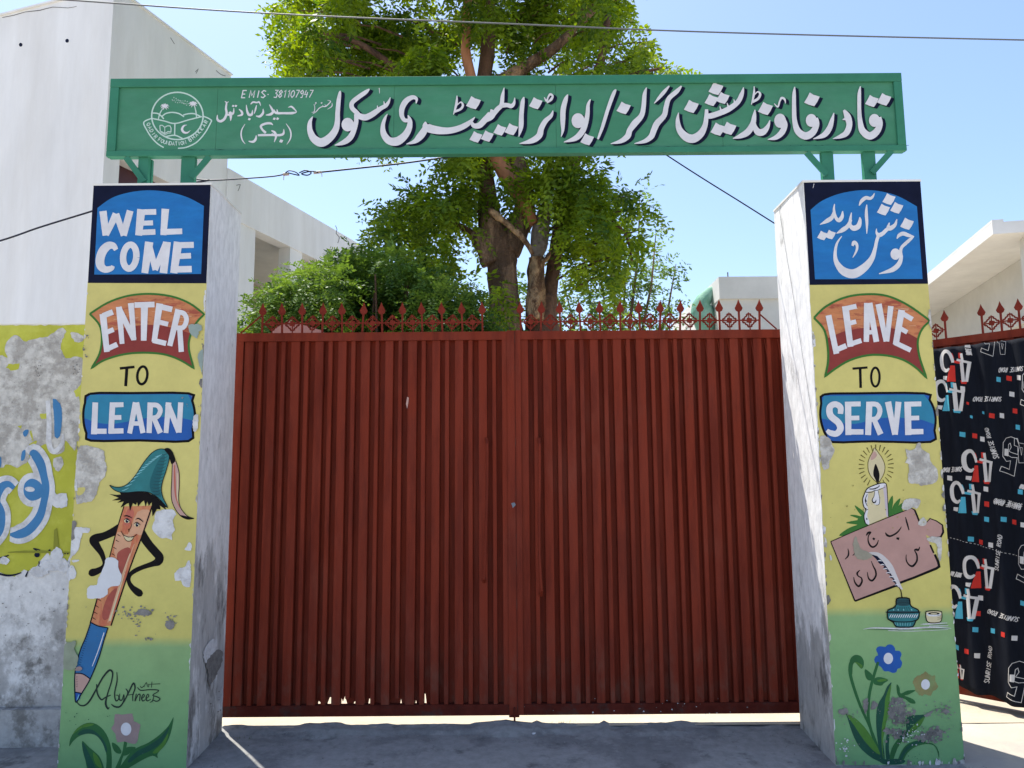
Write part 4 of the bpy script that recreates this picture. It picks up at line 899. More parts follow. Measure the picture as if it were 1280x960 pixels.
for st in ([(410, 520, 9), (440, 480, 9), (530, 442, 9), (600, 430, 9), (624, 455, 9), (632, 560, 7), (643, 765, 7)], [(410, 520, 9), (386, 590, 9), (394, 660, 9), (414, 700, 8), (398, 760, 9), (412, 830, 9), (440, 850, 6)], [(415, 522, 8), (470, 522, 8), (505, 505, 7), (540, 500, 6), (610, 470, 4)],
           [(432, 540, 5), (410, 600, 8), (430, 660, 6)], [(410, 600, 8), (418, 612, 14), (412, 590, 6)], [(415, 680, 12), (420, 700, 8), (440, 690, 4)], [(424, 780, 12), (428, 800, 8)],
           [(505, 510, 4), (498, 560, 6), (480, 600, 9), (492, 625, 12), (510, 622, 12), (520, 600, 5)], [(540, 510, 3), (555, 600, 5), (545, 645, 6), (515, 650, 4)], [(450, 490, 8), (500, 488, 12), (548, 465, 8), (545, 448, 4)]):
    A.stroke(st, BLACKP)
A.build('candle_painting', RP)
A = Art(fy, base=.0022); A.at(1030, 640, 8)
A.poly([(1020, 108), (1060, 66), (1120, 90), (1182, 130), (1190, 210), (1160, 255), (1060, 250), (960, 200), (960, 130)], SLATEP)
A.poly([(65, 296), (870, -38), (905, -30), (1152, 545), (1120, 570), (330, 892), (305, 885)], SLATEP)
for st in ([(308, 890, 18), (600, 780, 22), (720, 735, 24)], [(745, 712, 24), (900, 655, 24), (1120, 565, 26), (1150, 545, 26), (1140, 500, 26), (1105, 425, 22)], [(1095, 410, 18), (1060, 330, 18)], [(960, 115, 18), (905, -20, 18)], [(65, 296, 9), (400, 150, 6), (870, -38, 8), (905, -20, 12)], [(65, 296, 9), (190, 600, 10), (308, 890, 14)],
           [(1018, 110, 6), (1058, 65, 9), (1120, 88, 10), (1182, 130, 14), (1190, 200, 22), (1165, 250, 18), (1128, 250, 6)]):
    A.stroke(st, BLACKP, None, 0)
for st in ([(812, 50, 5), (828, 110, 11), (848, 182, 7)], [(612, 205, 6), (630, 232, 14), (665, 240, 12), (720, 212, 11), (755, 175, 8), (772, 145, 4)], [(722, 262, 12), (750, 268, 18)],
           [(420, 235, 6), (440, 208, 14), (464, 205, 10), (442, 240, 7), (440, 290, 9), (460, 335, 12), (490, 350, 12), (525, 325, 10), (542, 280, 5)], [(485, 262, 12), (505, 274, 16)],
           [(236, 366, 4), (244, 400, 9), (238, 440, 10), (208, 472, 5)], [(285, 436, 4), (312, 406, 8)],
           [(955, 348, 5), (940, 380, 12), (915, 375, 12), (905, 385, 8), (926, 430, 10), (925, 490, 12), (885, 540, 14), (845, 525, 10), (820, 480, 8), (820, 425, 4)], [(935, 378, 6), (925, 362, 4)],
           [(470, 490, 4), (490, 540, 8), (514, 590, 11), (515, 640, 12), (480, 685, 13), (445, 665, 10), (430, 600, 4)],
           [(358, 580, 4), (330, 610, 12), (340, 640, 8), (372, 660, 9), (376, 700, 12), (345, 742, 13), (308, 705, 10), (294, 650, 4)]):
    A.stroke([(x, y, w_ * 1.5) for x, y, w_ in st], BLACKP)
A.poly([(448, 402), (540, 405), (610, 450), (680, 530), (720, 620), (762, 720), (785, 775), (745, 755), (700, 690), (640, 590), (560, 490), (480, 430)], mat('quill_white_paint', (.55, .52, .52)), 3)
A.poly([(468, 422), (530, 440), (590, 500), (650, 590), (700, 670), (740, 755), (700, 735), (712, 715), (680, 690), (690, 670), (655, 655), (660, 630), (625, 610), (630, 585), (590, 560), (600, 545), (545, 510), (520, 470)], NAVY)
for i in range(7):
    t = i / 6; x = 530 + 175 * t; y = 480 + 240 * t; A.stroke([(x, y + 10, 4), (x + 26, y + 4, 10), (x + 44, y + 12, 3)], WHITEP)
A.stroke([(745, 750, 8), (766, 790, 9), (778, 860, 12)], BLACKP)
A.build('slate_painting', RP)
A = Art(fy, base=.0022); A.at(1030, 740, 8)
for st in ([(390, 372, 3), (500, 358, 12), (800, 366, 16), (1050, 352, 14), (1270, 362, 4)], [(960, 322, 3), (1050, 318, 14), (1230, 308, 6)], [(1050, 340, 8), (1240, 336, 6)], [(640, 385, 5), (900, 390, 6), (1240, 374, 3)]): A.stroke(st, LIMEW)
for st in ([(430, 376, 2), (640, 376, 6), (900, 378, 3)], [(980, 370, 3), (1150, 366, 6), (1260, 366, 2)], [(1090, 328, 3), (1235, 328, 4)]): A.stroke(st, mat('dark_shelf_line', (.03, .07, .04)))
pot = [(722, 66), (785, 56), (850, 66), (858, 120), (880, 150), (935, 175), (950, 215), (940, 265), (912, 290), (885, 346), (800, 350), (718, 346), (692, 302), (640, 272), (630, 225), (636, 180), (690, 158), (718, 125)]
A.poly(pot, TEAL, 2)
A.poly([(722, 66), (785, 56), (850, 66), (858, 125), (800, 140), (718, 125)], TEAL_D, 2)
A.poly([(640, 190), (940, 190), (945, 210), (800, 215), (635, 212)], TEAL_D, 2)
for i in range(13): A.stroke([(652 + i * 22, 258, 4), (662 + i * 22, 238, 9), (672 + i * 22, 220, 3)], WHITEP, None, 0)
for i in range(7): A.stroke([(700 + i * 27, 190, 3), (715 + i * 21, 150, 7)], TEAL_D, None, 0); A.stroke([(712 + i * 24, 335, 6), (706 + i * 26, 305, 3)], TEAL_L, None, 0)
for x in (690, 735, 790, 870): A.stroke([(x, 170, 9), (x + 6, 184, 12)], TEAL_L, None, 0)
for y in (85, 100, 116): A.stroke([(724, y, 3), (790, y + 4, 3), (852, y, 3)], BLACKP)
for st in ([(632, 205, 8), (700, 200, 7), (790, 208, 7), (945, 200, 8)], [(645, 272, 8), (720, 296, 9), (860, 296, 9), (930, 275, 8)]): A.stroke(st, BLACKP)
p2 = cr(pot, 2, True); A.stroke(p2 + p2[:1], BLACKP, 12, 0)
cup = [(1014, 208), (1030, 192), (1095, 186), (1160, 192), (1175, 208), (1172, 280), (1140, 304), (1060, 306), (1022, 282)]
A.poly(cup, CREAMP, 2); A.poly([(1030, 210), (1160, 212), (1150, 240), (1040, 240)], LIMEW, 2); A.oval(1095, 214, 58, 13, BLACKP); A.oval(1095, 217, 34, 7, CREAMP)
for y in (232, 252, 270): A.stroke([(1130, y, 3), (1172, y - 4, 5)], BLACKP, None, 0)
c2 = cr(cup, 2, True); A.stroke(c2 + c2[:1], BLACKP, 9, 0)
A.build('inkpot_painting', RP)
# flowers
A = Art(fy, base=.0013); A.at(1030, 740, 8)
A.poly([(520, 575), (545, 545), (585, 545), (612, 548), (640, 526), (680, 528), (708, 560), (712, 585), (755, 590), (774, 625), (760, 665), (780, 705), (765, 755), (735, 768), (720, 800), (685, 808), (645, 792), (600, 790), (570, 750), (520, 715), (502, 680), (515, 645), (540, 628)], mat('royal_blue_paint', (.006, .085, .36), .6), 3)
A.oval(642, 664, 47, 57, WHITEP)
A.at(1030, 840, 7.111)
lob = [(850 + (105 + 14 * math.sin(a * 6)) * math.cos(a) + 50, 108 + (100 + 12 * math.sin(a * 7)) * math.sin(a)) for a in [2 * math.pi * k / 30 for k in range(30)]]
A.poly(lob, FADETAN, 2, (6, 9, 3)); A.oval(901, 110, 39, 46, WHITEP)
A.stroke([(250, -105, 22), (232, -60, 30), (235, 30, 28), (275, 170, 26), (330, 320, 24), (390, 450, 22), (450, 600, 24), (500, 760, 30)], STEMG)
A.poly([(225, -60), (235, -120), (275, -152), (325, -142), (352, -100), (350, -50), (330, -30), (300, -60), (275, -85), (255, -60), (250, 20), (232, 20)], STEMG, 3); A.poly([(290, -90), (340, -60), (330, -34), (305, -60), (278, -84)], STEML, 3)
A.stroke([(480, -90, 24), (440, 40, 26), (405, 180, 26), (392, 330, 26), (400, 450, 26), (450, 620, 26), (510, 780, 30)], STEMG)
A.poly([(362, -25), (410, 5), (435, 40), (428, 72), (390, 70), (368, 40)], STEMG, 3); A.poly([(440, 100), (452, 55), (500, 45), (570, 70), (530, 100), (510, 120), (465, 115)], STEMG, 3); A.poly([(470, 75), (520, 60), (560, 70), (500, 88)], STEML, 3)
A.poly([(600, 92), (575, 170), (570, 300), (550, 440), (520, 560), (540, 780), (500, 780), (475, 600), (462, 440), (475, 300), (530, 200), (560, 130)], STEMD, 3)
A.poly([(596, 105), (582, 240), (575, 350), (545, 480), (520, 640), (530, 780), (515, 700), (510, 520), (535, 350), (545, 230)], STEML, 3)
A.poly([(195, 372), (260, 400), (340, 470), (420, 580), (480, 690), (540, 800), (480, 790), (400, 745), (310, 660), (250, 540), (205, 400)], STEMD, 3)
A.poly([(200, 375), (270, 405), (360, 490), (440, 610), (500, 730), (440, 700), (350, 600), (270, 480)], STEML, 3)
A.poly([(645, 108), (670, 140), (680, 190), (740, 165), (812, 162), (750, 200), (715, 210), (790, 240), (812, 278), (765, 275), (720, 240), (670, 225), (648, 180)], STEMG, 3)
A.poly([(560, 540), (580, 560), (575, 680), (590, 790), (555, 790), (545, 660)], STEMD, 3)
A.poly([(895, 380), (860, 470), (790, 530), (720, 580), (650, 680), (610, 790), (580, 790), (600, 680), (660, 590), (730, 520), (745, 400), (800, 395)], STEMG, 3)
A.poly([(740, 400), (860, 380), (895, 385), (830, 430), (770, 500), (735, 520)], STEMD, 3); A.poly([(890, 400), (860, 465), (780, 530), (740, 540), (800, 470)], STEML, 3)
A.poly([(1020, 765), (1005, 700), (970, 650), (900, 640), (810, 665), (740, 720), (700, 790), (655, 790), (690, 700), (740, 640), (820, 610), (910, 620), (980, 645), (1018, 705)], STEMG, 3)
A.poly([(660, 790), (700, 700), (760, 640), (850, 605), (900, 620), (800, 650), (730, 710), (690, 780)], STEMD, 3)
A.poly([(480, 770), (560, 775), (640, 770), (720, 785), (690, 815), (600, 822), (520, 815)], STEMD, 3)
A.build('flower_painting', RP)
# flaked patches right pillar
A = Art(fy, base=.0034); A.at(1030, 550, 8)
A.poly([(-40, -40), (60, -10), (80, 60), (108, 95), (80, 170), (50, 210), (48, 270), (20, 295), (-10, 290), (-30, 200)], PLASTER, 2, (4, 14, 1))
A.poly([(808, 85), (850, 108), (915, 80), (925, 35), (965, 30), (975, 95), (1050, 140), (1060, 215), (1130, 300), (1130, 400), (1080, 440), (960, 460), (950, 440), (850, 430), (840, 360), (845, 245), (808, 230), (830, 180)], PLASTER, 2, (4, 12, 2))
A.poly([(800, 600), (870, 585), (955, 595), (955, 640), (920, 690), (885, 670), (830, 700), (775, 685)], PLASTER, 2, (3, 10, 3))
A.poly([(990, 770), (1010, 790), (1025, 830), (990, 860), (940, 845), (950, 810)], PLASTER, 2, (3, 10, 4)); A.poly([(1165, 300), (1195, 300), (1200, 370), (1170, 375)], PLASTER, 2, (2, 10, 4))
A.flecks(40, 400, 1150, 900, 24, 5, 14, mat('ochre_fleck', (.30, .26, .08), .9), 5, False)
A.at(1030, 640, 8)
A.poly([(1020, 270), (1080, 245), (1170, 255), (1172, 300), (1175, 400), (1160, 490), (1130, 440), (1130, 350), (1100, 310), (1060, 300)], PLASTER, 2, (4, 12, 5))
A.poly([(285, 330), (300, 260), (320, 245), (335, 300), (370, 370), (440, 400), (480, 440), (430, 475), (350, 475), (310, 440)], mat('grey_beige_flake', (.30, .28, .22), .9, .12, 20), 2, (4, 14, 6))
A.poly([(0, 250), (20, 270), (28, 340), (10, 350)], PLASTER, 2, (2, 10, 6)); A.poly([(55, 430), (72, 440), (75, 480), (58, 478)], LIMEW, 2, (2, 10, 6))
A.at(1030, 840, 7.111)
A.poly([(600, 225), (660, 215), (720, 260), (740, 320), (810, 330), (800, 380), (735, 385), (700, 450), (640, 470), (600, 440), (560, 380), (575, 290)], CEMENT, 1, (13, 9, 7))
A.poly([(520, 500), (610, 490), (700, 520), (720, 560), (660, 600), (620, 590), (600, 560), (540, 540)], CEMENT, 1, (13, 9, 8))
A.poly([(830, 560), (900, 540), (950, 480), (1020, 480), (1060, 530), (1040, 590), (1000, 630), (900, 620), (780, 590)], CEMENT, 1, (14, 9, 9))
A.poly([(430, 255), (460, 262), (475, 300), (430, 335), (410, 320)], CEMENT, 2, (5, 12, 9)); A.poly([(345, 250), (385, 230), (388, 300), (370, 370), (350, 340)], CEMENT, 2, (5, 12, 9))
A.poly([(130, 330), (200, 320), (215, 350), (180, 380), (130, 370)], CEMENT, 2, (7, 12, 9)); A.poly([(880, 380), (940, 350), (980, 330), (950, 370), (910, 400)], CEMENT, 1, (4, 10, 9)); A.poly([(1035, 340), (1080, 320), (1120, 350), (1080, 380)], CEMENT, 1, (6, 10, 9))
A.poly([(740, 310), (780, 315), (770, 345), (730, 340)], mat('pale_green_fleck', (.28, .40, .20), .8), 2, (2, 10, 9))
A.flecks(540, 230, 760, 640, 60, 4, 20, CEMENT, 40, False); A.flecks(880, 260, 1160, 420, 45, 4, 18, CEMENT, 41); A.flecks(1040, 440, 1150, 600, 14, 4, 16, CEMENT, 42); A.flecks(90, 300, 330, 460, 40, 3, 12, CEMENT, 43)
A.flecks(570, 230, 800, 600, 46, 5, 15, COAT, 60, False); A.flecks(800, 480, 1050, 620, 34, 5, 15, COAT, 61, False); A.flecks(600, 300, 780, 560, 40, 5, 22, mat('dark_cement_patch', (.13, .125, .12), .9), 62); A.flecks(860, 480, 1060, 620, 26, 6, 24, mat('dark_cement_patch', (.13, .125, .12), .9), 63)
A.flecks(100, 560, 260, 740, 30, 4, 16, LIMEW, 44); A.flecks(110, 600, 300, 720, 20, 3, 10, CEMENT, 45); A.flecks(640, 460, 900, 640, 40, 3, 14, LIMEW, 46); A.flecks(85, 700, 1230, 830, 40, 3, 10, CEMENT, 47, False); A.flecks(700, 700, 880, 800, 12, 3, 9, STEMD, 48)
A.flecks(380, 200, 500, 420, 14, 3, 9, CEMENT, 49); A.flecks(640, 480, 780, 600, 10, 8, 22, STEMD, 50)
A.build('flaked_patch', RP)
# added thin tube standing in for a wire's shadow down its inner side
mb = MB(); X = 1.626; n = Vector((1, 0, 0))
pts = [at_plane(x, y, Vector((X, 0, 0)), n) for x, y in ((974, 262), (980, 300), (990, 360), (1001, 430), (1012, 500), (1019, 548))]
mb.tube(subdiv_path(pts, .1), .0011, 5); mb.build('wire_shadow_line', STEELW, RP)

# ================================================================== NAME BOARD
YP = 4.234
Bo = empty('school_name_board', (0, 4.29, 3.15), 'long green name board with white Urdu lettering spanning both pillars', 'sign')
bx0, bx1, bz0, bz1 = -2.325, 2.281, 3.361, 3.836
def bpx(px, py): 
    P = at_y(px, py, 4.22); return P.x, P.z
ix0, iz1 = bpx(148, 108.5); ix1, iz0 = bpx(1120, 178)
iz1 = bpx(640, 105)[1]; iz0 = bpx(640, 184.5)[1]
ix0 = bpx(146, 150)[0]; ix1 = bpx(1120, 140)[0]
for (a, b) in (((bx0, 4.22, iz1), (bx1, 4.25, bz1)), ((bx0, 4.22, bz0), (bx1, 4.25, iz0)), ((bx0, 4.221, iz0), (ix0, 4.249, iz1)), ((ix1, 4.221, iz0), (bx1, 4.249, iz1))):
    mb = MB(); mb.box(a, b); o = mb.build('frame_bar', GREEN_FRAME, Bo)
    bv = o.modifiers.new('b', 'BEVEL'); bv.width = .003; bv.segments = 2
seams = [ix0 - .01] + [bpx(x, 140)[0] for x in (270, 492, 695, 903)] + [ix1 + .01]
for a, b in zip(seams, seams[1:]):
    mb = MB(); mb.box((a + .0007, YP, iz0 - .01), (b - .0007, YP + .012, iz1 + .01)); mb.build('panel', GREEN, Bo)
mb = MB(); mb.box((bx0 + .003, 4.2505, bz0 + .003), (bx1 - .003, 4.272, bz1 - .003)); mb.build('back_box', GREEN_FRAME, Bo)
A = Art(flat_y(YP - .0002), base=.0004); A.at(0, 0, 1)
r = random.Random(9)
for i in range(30):
    x = r.uniform(150, 1115); L_ = r.uniform(4, 26); y = 185.2 - (x - 640) * .0072
    A.stroke([(x, y, .6), (x + L_ / 2, y - .3, r.uniform(.7, 1.7)), (x + L_, y, .4)], CREVICE, None, 0)
A.stroke([(151, 107.6), (1118, 100.6)], CREVICE, .8, 0); A.stroke([(147.5, 108), (145.2, 183)], CREVICE, .9, 0)
A.stroke([(474, 110, 1), (474.5, 117, .6)], WHITEP, None, 0)
A.build('edge_line', Bo)  # thin dark lines along the inner edges of the frame
# posts and braces
for (xa, xb) in ((163, 190), (227, 244), (1027, 1041.5), (1079, 1094)):
    a = at_y(xa, 200, 4.24).x; b = at_y(xb, 200, 4.24).x
    if xa == 163:
        mb = MB(); mb.box((at_y(173.5, 200, 4.24).x, 4.236, 3.10), (at_y(186, 200, 4.24).x, 4.268, 3.3605)); mb.build('post', GREEN_FRAME, Bo)
        mb = MB(); mb.box((at_y(187, 200, 4.28).x, 4.27, 3.10), (at_y(191.5, 200, 4.28).x, 4.29, 3.3603)); mb.build('post', GREEN_FRAME, Bo)
    else:
        mb = MB(); mb.box((a, 4.236, 3.10), (b, 4.268, 3.3605)); mb.build('post', GREEN_FRAME, Bo)
for p, q in (((158, 197), (180, 227)), ((262, 196), (240, 222)), ((1008, 191), (1033, 219)), ((1114, 189), (1090, 216))):
    mb = MB(); a = at_y(*p, 4.23); b = at_y(*q, 4.23); a.y = 4.2265; b.y = 4.2265; mb.bar(a, b, .034, .010); mb.build('brace', GREEN_FRAME, Bo)

# lettering on the board
MAIN = []
def S(org, pts): MAIN.append(('s', org, pts))
def O(org, *a): MAIN.append(('o', org, a))
def D(org, *a): MAIN.append(('d', org, a))
q2 = (380, 90, 4.923); q3 = (640, 90, 4.923); q4 = (880, 80, 4.923)
S(q2, [(224, 118, 6), (221, 135, 18), (214, 180, 26), (208, 250, 28), (206, 310, 32), (194, 360, 40), (158, 408, 48), (108, 436, 54), (62, 412, 46), (38, 362, 34), (38, 312, 24), (55, 276, 5)])
S(q2, [(404, 106, 6), (382, 125, 24), (335, 158, 28), (298, 190, 28), (296, 222, 28), (322, 250, 28), (345, 275, 28)])
S(q2, [(338, 272, 36), (375, 282, 38), (412, 268, 36), (445, 246, 32), (475, 225, 26), (505, 208, 24), (522, 185, 16), (532, 158, 4)])
S(q2, [(458, 245, 18), (452, 208, 4)]); S(q2, [(498, 215, 14), (492, 182, 4)])
S(q2, [(322, 262, 26), (322, 305, 28), (310, 355, 30), (285, 405, 36), (245, 435, 30), (190, 453, 5)]); O(q2, 270, 326, 38, 42)
S(q2, [(690, 196, 5), (693, 168, 18), (668, 158, 26), (630, 180, 34), (605, 222, 34), (602, 268, 28), (618, 298, 24), (640, 300, 22)])
S(q2, [(640, 268, 5), (652, 300, 26), (648, 345, 36), (622, 392, 44), (575, 428, 52), (525, 425, 46), (492, 385, 38), (486, 335, 26), (498, 290, 18), (514, 260, 4)])
S(q2, [(748, 308, 6), (752, 338, 46), (800, 357, 50), (880, 364, 40), (950, 350, 36), (1010, 320, 30), (1052, 280, 5)])
S(q2, [(748, 320, 14), (740, 362, 40), (712, 402, 42), (680, 430, 26), (630, 446, 4)])
S(q2, [(942, 148, 6), (938, 200, 16), (920, 264, 5)]); S(q2, [(925, 246, 16), (962, 232, 14), (978, 208, 14), (966, 188, 8), (940, 208, 6)])
D(q2, 1043, 193, 46)
S(q2, [(1028, 305, 14), (1045, 332, 28), (1080, 330, 36), (1115, 296, 38), (1142, 276, 50), (1158, 255, 44), (1150, 232, 5)])
S(q2, [(1165, 262, 30), (1192, 230, 30), (1215, 205, 26), (1222, 150, 22), (1232, 98, 4)])
S(q2, [(1215, 208, 30), (1250, 206, 26), (1275, 212, 26), (1292, 195, 18), (1297, 160, 4)])
for c in ((1058, 403, 40), (1128, 398, 40), (1205, 360, 40), (1276, 356, 42)): D(q2, *c)
S(q3, [(74, 156, 6), (66, 185, 24), (58, 260, 28), (55, 340, 28), (42, 400, 5)])
D(q3, 146, 196, 42); S(q3, [(198, 158, 4), (212, 180, 12), (222, 158, 10), (235, 140, 14), (250, 150, 12), (240, 172, 16), (215, 192, 8)])
S(q3, [(252, 240, 6), (240, 272, 22), (205, 305, 30), (180, 350, 34), (166, 395, 38), (120, 426, 32), (46, 443, 4)])
S(q3, [(343, 140, 6), (330, 172, 26), (315, 230, 32), (312, 300, 30), (312, 360, 18), (302, 400, 4)])
S(q3, [(482, 170, 6), (468, 205, 20), (464, 260, 26), (452, 318, 32), (430, 370, 36), (390, 410, 32), (318, 434, 4)]); O(q3, 406, 302, 40, 46); S(q3, [(420, 300, 20), (442, 330, 30)]); D(q3, 462, 418, 42)
S(q3, [(640, 110, 8), (625, 135, 22), (590, 230, 22), (556, 340, 20), (528, 416, 12)])
S(q3, [(827, 98, 6), (815, 140, 24), (808, 220, 28), (795, 272, 32), (755, 318, 40), (724, 360, 34), (710, 398, 36), (668, 428, 26), (606, 444, 4)]); D(q3, 686, 225, 44)
S(q3, [(967, 88, 8), (935, 125, 22), (905, 160, 18), (874, 196, 4)])
S(q3, [(1042, 88, 8), (1015, 120, 26), (965, 165, 28), (948, 215, 30), (935, 270, 32), (892, 318, 38), (872, 360, 36), (855, 400, 34), (815, 428, 24), (752, 443, 4)])
S(q3, [(1024, 252, 4), (1018, 300, 24), (1030, 358, 38), (1070, 402, 50), (1115, 412, 52), (1160, 382, 44), (1186, 332, 32), (1194, 280, 26), (1196, 232, 20)]); D(q3, 1102, 216, 46)
for c in ((72, 155, 46), (44, 226, 42), (114, 213, 42), (84, 405, 46), (152, 400, 46)): D(q4, *c)
S(q4, [(242, 146, 5), (230, 190, 26), (205, 238, 30), (150, 280, 34), (90, 306, 34), (40, 322, 34), (12, 322, 28)])
for a in ([(190, 250, 16), (182, 220, 4)], [(152, 278, 16), (140, 242, 4)], [(106, 300, 16), (96, 262, 4)]): S(q4, a)
S(q4, [(312, 284, 5), (308, 320, 24), (298, 372, 34), (268, 420, 40), (225, 445, 30), (176, 461, 4)])
S(q4, [(308, 340, 10), (310, 385, 26), (330, 420, 42), (362, 420, 40), (390, 388, 24), (404, 348, 5)])
S(q4, [(307, 140, 5), (305, 190, 14), (290, 252, 6)]); S(q4, [(295, 236, 16), (330, 217, 16), (344, 188, 14), (328, 174, 8), (305, 198, 5)])
D(q4, 376, 278, 46); S(q4, [(430, 246, 4), (452, 266, 10), (464, 232, 10), (476, 212, 14), (494, 220, 12), (500, 246, 3)])
O(q4, 466, 352, 36, 44); S(q4, [(482, 340, 26), (496, 375, 32), (478, 422, 36), (440, 455, 28), (390, 467, 4)])
S(q4, [(556, 143, 6), (552, 190, 22), (552, 280, 26), (556, 355, 30), (575, 415, 40), (620, 445, 46), (665, 425, 42), (690, 375, 34), (684, 335, 30)]); O(q4, 658, 350, 34, 40); D(q4, 662, 222, 48)
S(q4, [(797, 303, 5), (785, 350, 24), (768, 400, 34), (735, 440, 32), (670, 464, 4)])
S(q4, [(858, 286, 14), (880, 325, 40), (892, 375, 36), (875, 425, 36), (840, 447, 26), (790, 463, 4)]); S(q4, [(850, 345, 5), (870, 340, 20)])
S(q4, [(960, 140, 6), (953, 190, 22), (953, 290, 24), (958, 355, 30), (972, 412, 40), (1015, 445, 46), (1058, 420, 42), (1080, 372, 34), (1074, 330, 28)]); O(q4, 1046, 350, 34, 40); D(q4, 1030, 232, 42); D(q4, 1106, 222, 44)
fb = flat_y(YP)
def draw_main(A, m, off):
    for k, org, a in MAIN:
        A.at(*org)
        if k == 's': A.stroke(a, m, None, 6, off=off)
        elif k == 'o': A.oval(*a, m, off=off)
        else: A.nuqta(*a, m, off=off)
A = Art(fb, base=.0008, step=.000012)
for k in range(1, 4): draw_main(A, NAVY, (1.45 * k, .62 * k))
A.build('lettering_shadow', Bo)
A = Art(fb, base=.0045, step=.00002); draw_main(A, WHITEP, (0, 0)); A.build('urdu_lettering', Bo)
A = Art(fb, base=.001); A.at(260, 105, 7.529)
write(A, 'E', 316, 62, 34, 68, WHITEP, 10, .22); write(A, 'MIS', 388, 62, 40, 68, WHITEP, 10, .22, 1.45); A.stroke([(560, 100), (572, 100)], WHITEP, 9, 0)
write(A, '381107947', 618, 60, 30, 68, WHITEP, 9, .22, 1.42)
for st in ([(755, 222, 4), (785, 214, 16), (812, 236, 14), (832, 264, 10), (800, 274, 22), (760, 276, 22), (700, 276, 20), (660, 276, 22), (632, 268, 20), (622, 240, 6)], [(578, 195, 6), (596, 225, 18), (612, 262, 22), (590, 286, 24), (545, 294, 8)], [(650, 240, 8), (655, 268, 16)],
           [(520, 235, 6), (518, 275, 22), (488, 306, 22), (452, 302, 8)], [(458, 200, 8), (448, 240, 16), (436, 282, 6)], [(402, 192, 8), (425, 172, 16), (458, 176, 14), (482, 172, 16), (497, 206, 5)],
           [(362, 198, 6), (368, 250, 18), (385, 290, 24), (414, 286, 22), (420, 245, 5)], [(292, 238, 6), (318, 262, 20), (320, 290, 20), (278, 302, 8)],
           [(160, 165, 6), (175, 180, 14), (170, 230, 20), (176, 280, 22), (155, 330, 24), (118, 352, 24), (90, 335, 20), (90, 292, 6)], [(180, 175, 8), (196, 168, 4)], [(182, 290, 18), (215, 290, 20), (240, 272, 18), (244, 228, 5)], [(200, 265, 14), (215, 300, 26), (214, 348, 6)], [(206, 262, 12), (225, 275, 14)],
           [(350, 378, 4), (320, 430, 11), (313, 480, 13), (325, 530, 11), (352, 566, 4)], [(735, 373, 4), (772, 430, 13), (782, 480, 13), (772, 525, 11), (742, 570, 4)],
           [(455, 485, 8), (450, 520, 22), (425, 545, 22), (383, 540, 8)], [(612, 388, 5), (590, 372, 20), (545, 374, 22), (500, 396, 22), (512, 430, 20), (545, 462, 24)], [(470, 484, 18), (520, 482, 22), (600, 482, 20), (680, 482, 22), (712, 466, 20), (714, 426, 6)], [(598, 440, 10), (625, 455, 22), (642, 490, 22), (625, 548, 6)], [(600, 470, 14), (620, 480, 16)]):
    A.stroke(st, WHITEP)
for c in ((625, 328, 15), (656, 328, 15), (390, 332, 15), (238, 208, 13), (264, 208, 13), (690, 538, 20)): A.nuqta(*c, WHITEP)
for st in ([(975, 268, 3), (1000, 262, 8), (1006, 215, 6), (995, 195, 3)], [(985, 285, 3), (1020, 260, 9), (1045, 232, 9), (1075, 215, 8), (1108, 212, 12), (1135, 190, 10), (1155, 165, 8), (1125, 155, 3)], [(1168, 180, 4), (1166, 212, 9), (1125, 240, 4)], [(1108, 205, 6), (1100, 192, 3)], [(1085, 215, 6), (1078, 200, 3)]):
    A.stroke(st, WHITEP)
for c in ((1016, 180, 9), (1070, 180, 9), (1008, 195, 6)): A.nuqta(*c, WHITEP)
A.build('small_lettering', Bo)
# emblem
MINT = mat('pale_mint_paint', (0.50, 0.66, 0.60), .6, .05)
A = Art(fb, base=.001); A.at(170, 105, 10.667)
A.ring(553, 427, 343, 315, MINT, 19, 0, 48)
for st in ([(208, 460), (105, 512), (145, 615), (210, 715), (290, 798), (370, 848)], [(560, 858), (650, 850), (740, 818), (830, 760), (930, 640), (1012, 488)], [(898, 432), (960, 455), (1012, 488)], [(215, 460), (380, 495), (520, 528), (700, 480), (880, 435)], [(520, 530), (516, 688)], [(385, 705), (516, 685), (620, 727)],
           [(225, 388), (290, 395), (335, 425), (372, 468)], [(350, 432), (400, 395), (480, 380), (570, 395), (642, 438)], [(632, 415), (700, 398), (780, 398), (862, 435)]):
    A.stroke(st, MINT, 17, 4)
A.stroke([(360, 325, 12), (318, 400, 16), (298, 480, 14)], MINT); A.stroke([(782, 295, 12), (800, 370, 16), (808, 445, 14)], MINT)
for cx, cy, s_ in ((385, 300, 1.0), (762, 268, 1.0)):
    for a in (-170, -140, -105, -75, -40, -10, 30, 65, 110, 150):
        rr = R(a); A.stroke([(cx, cy, 16), (cx + 34 * math.cos(rr), cy + 26 * math.sin(rr) - 4, 14), (cx + 60 * math.cos(rr), cy + 42 * math.sin(rr) + 6, 4)], WHITEP)
A.stroke([(320, 555), (352, 552), (385, 580), (420, 560), (455, 560), (470, 590), (468, 640), (430, 636), (388, 662), (345, 638), (325, 630), (320, 555)], MINT, 13, 0); A.stroke([(385, 580), (386, 655)], MINT, 11, 0); A.stroke([(330, 645), (350, 655), (390, 680), (430, 658), (470, 655)], MINT, 9, 0)
A.stroke([(682, 548, 4), (640, 560, 22), (616, 605, 32), (640, 645, 30), (685, 652, 20), (728, 620, 4)], WHITEP)
for i in range(22):
    x = 480 + i * 10; y = 205 + i * 3 + 22 * math.sin(i * 2.1); A.stroke([(x, y, 4), (x + 8, y + 14 * math.cos(i * 1.7), 7), (x + 14, y, 3)], MINT, None, 2)
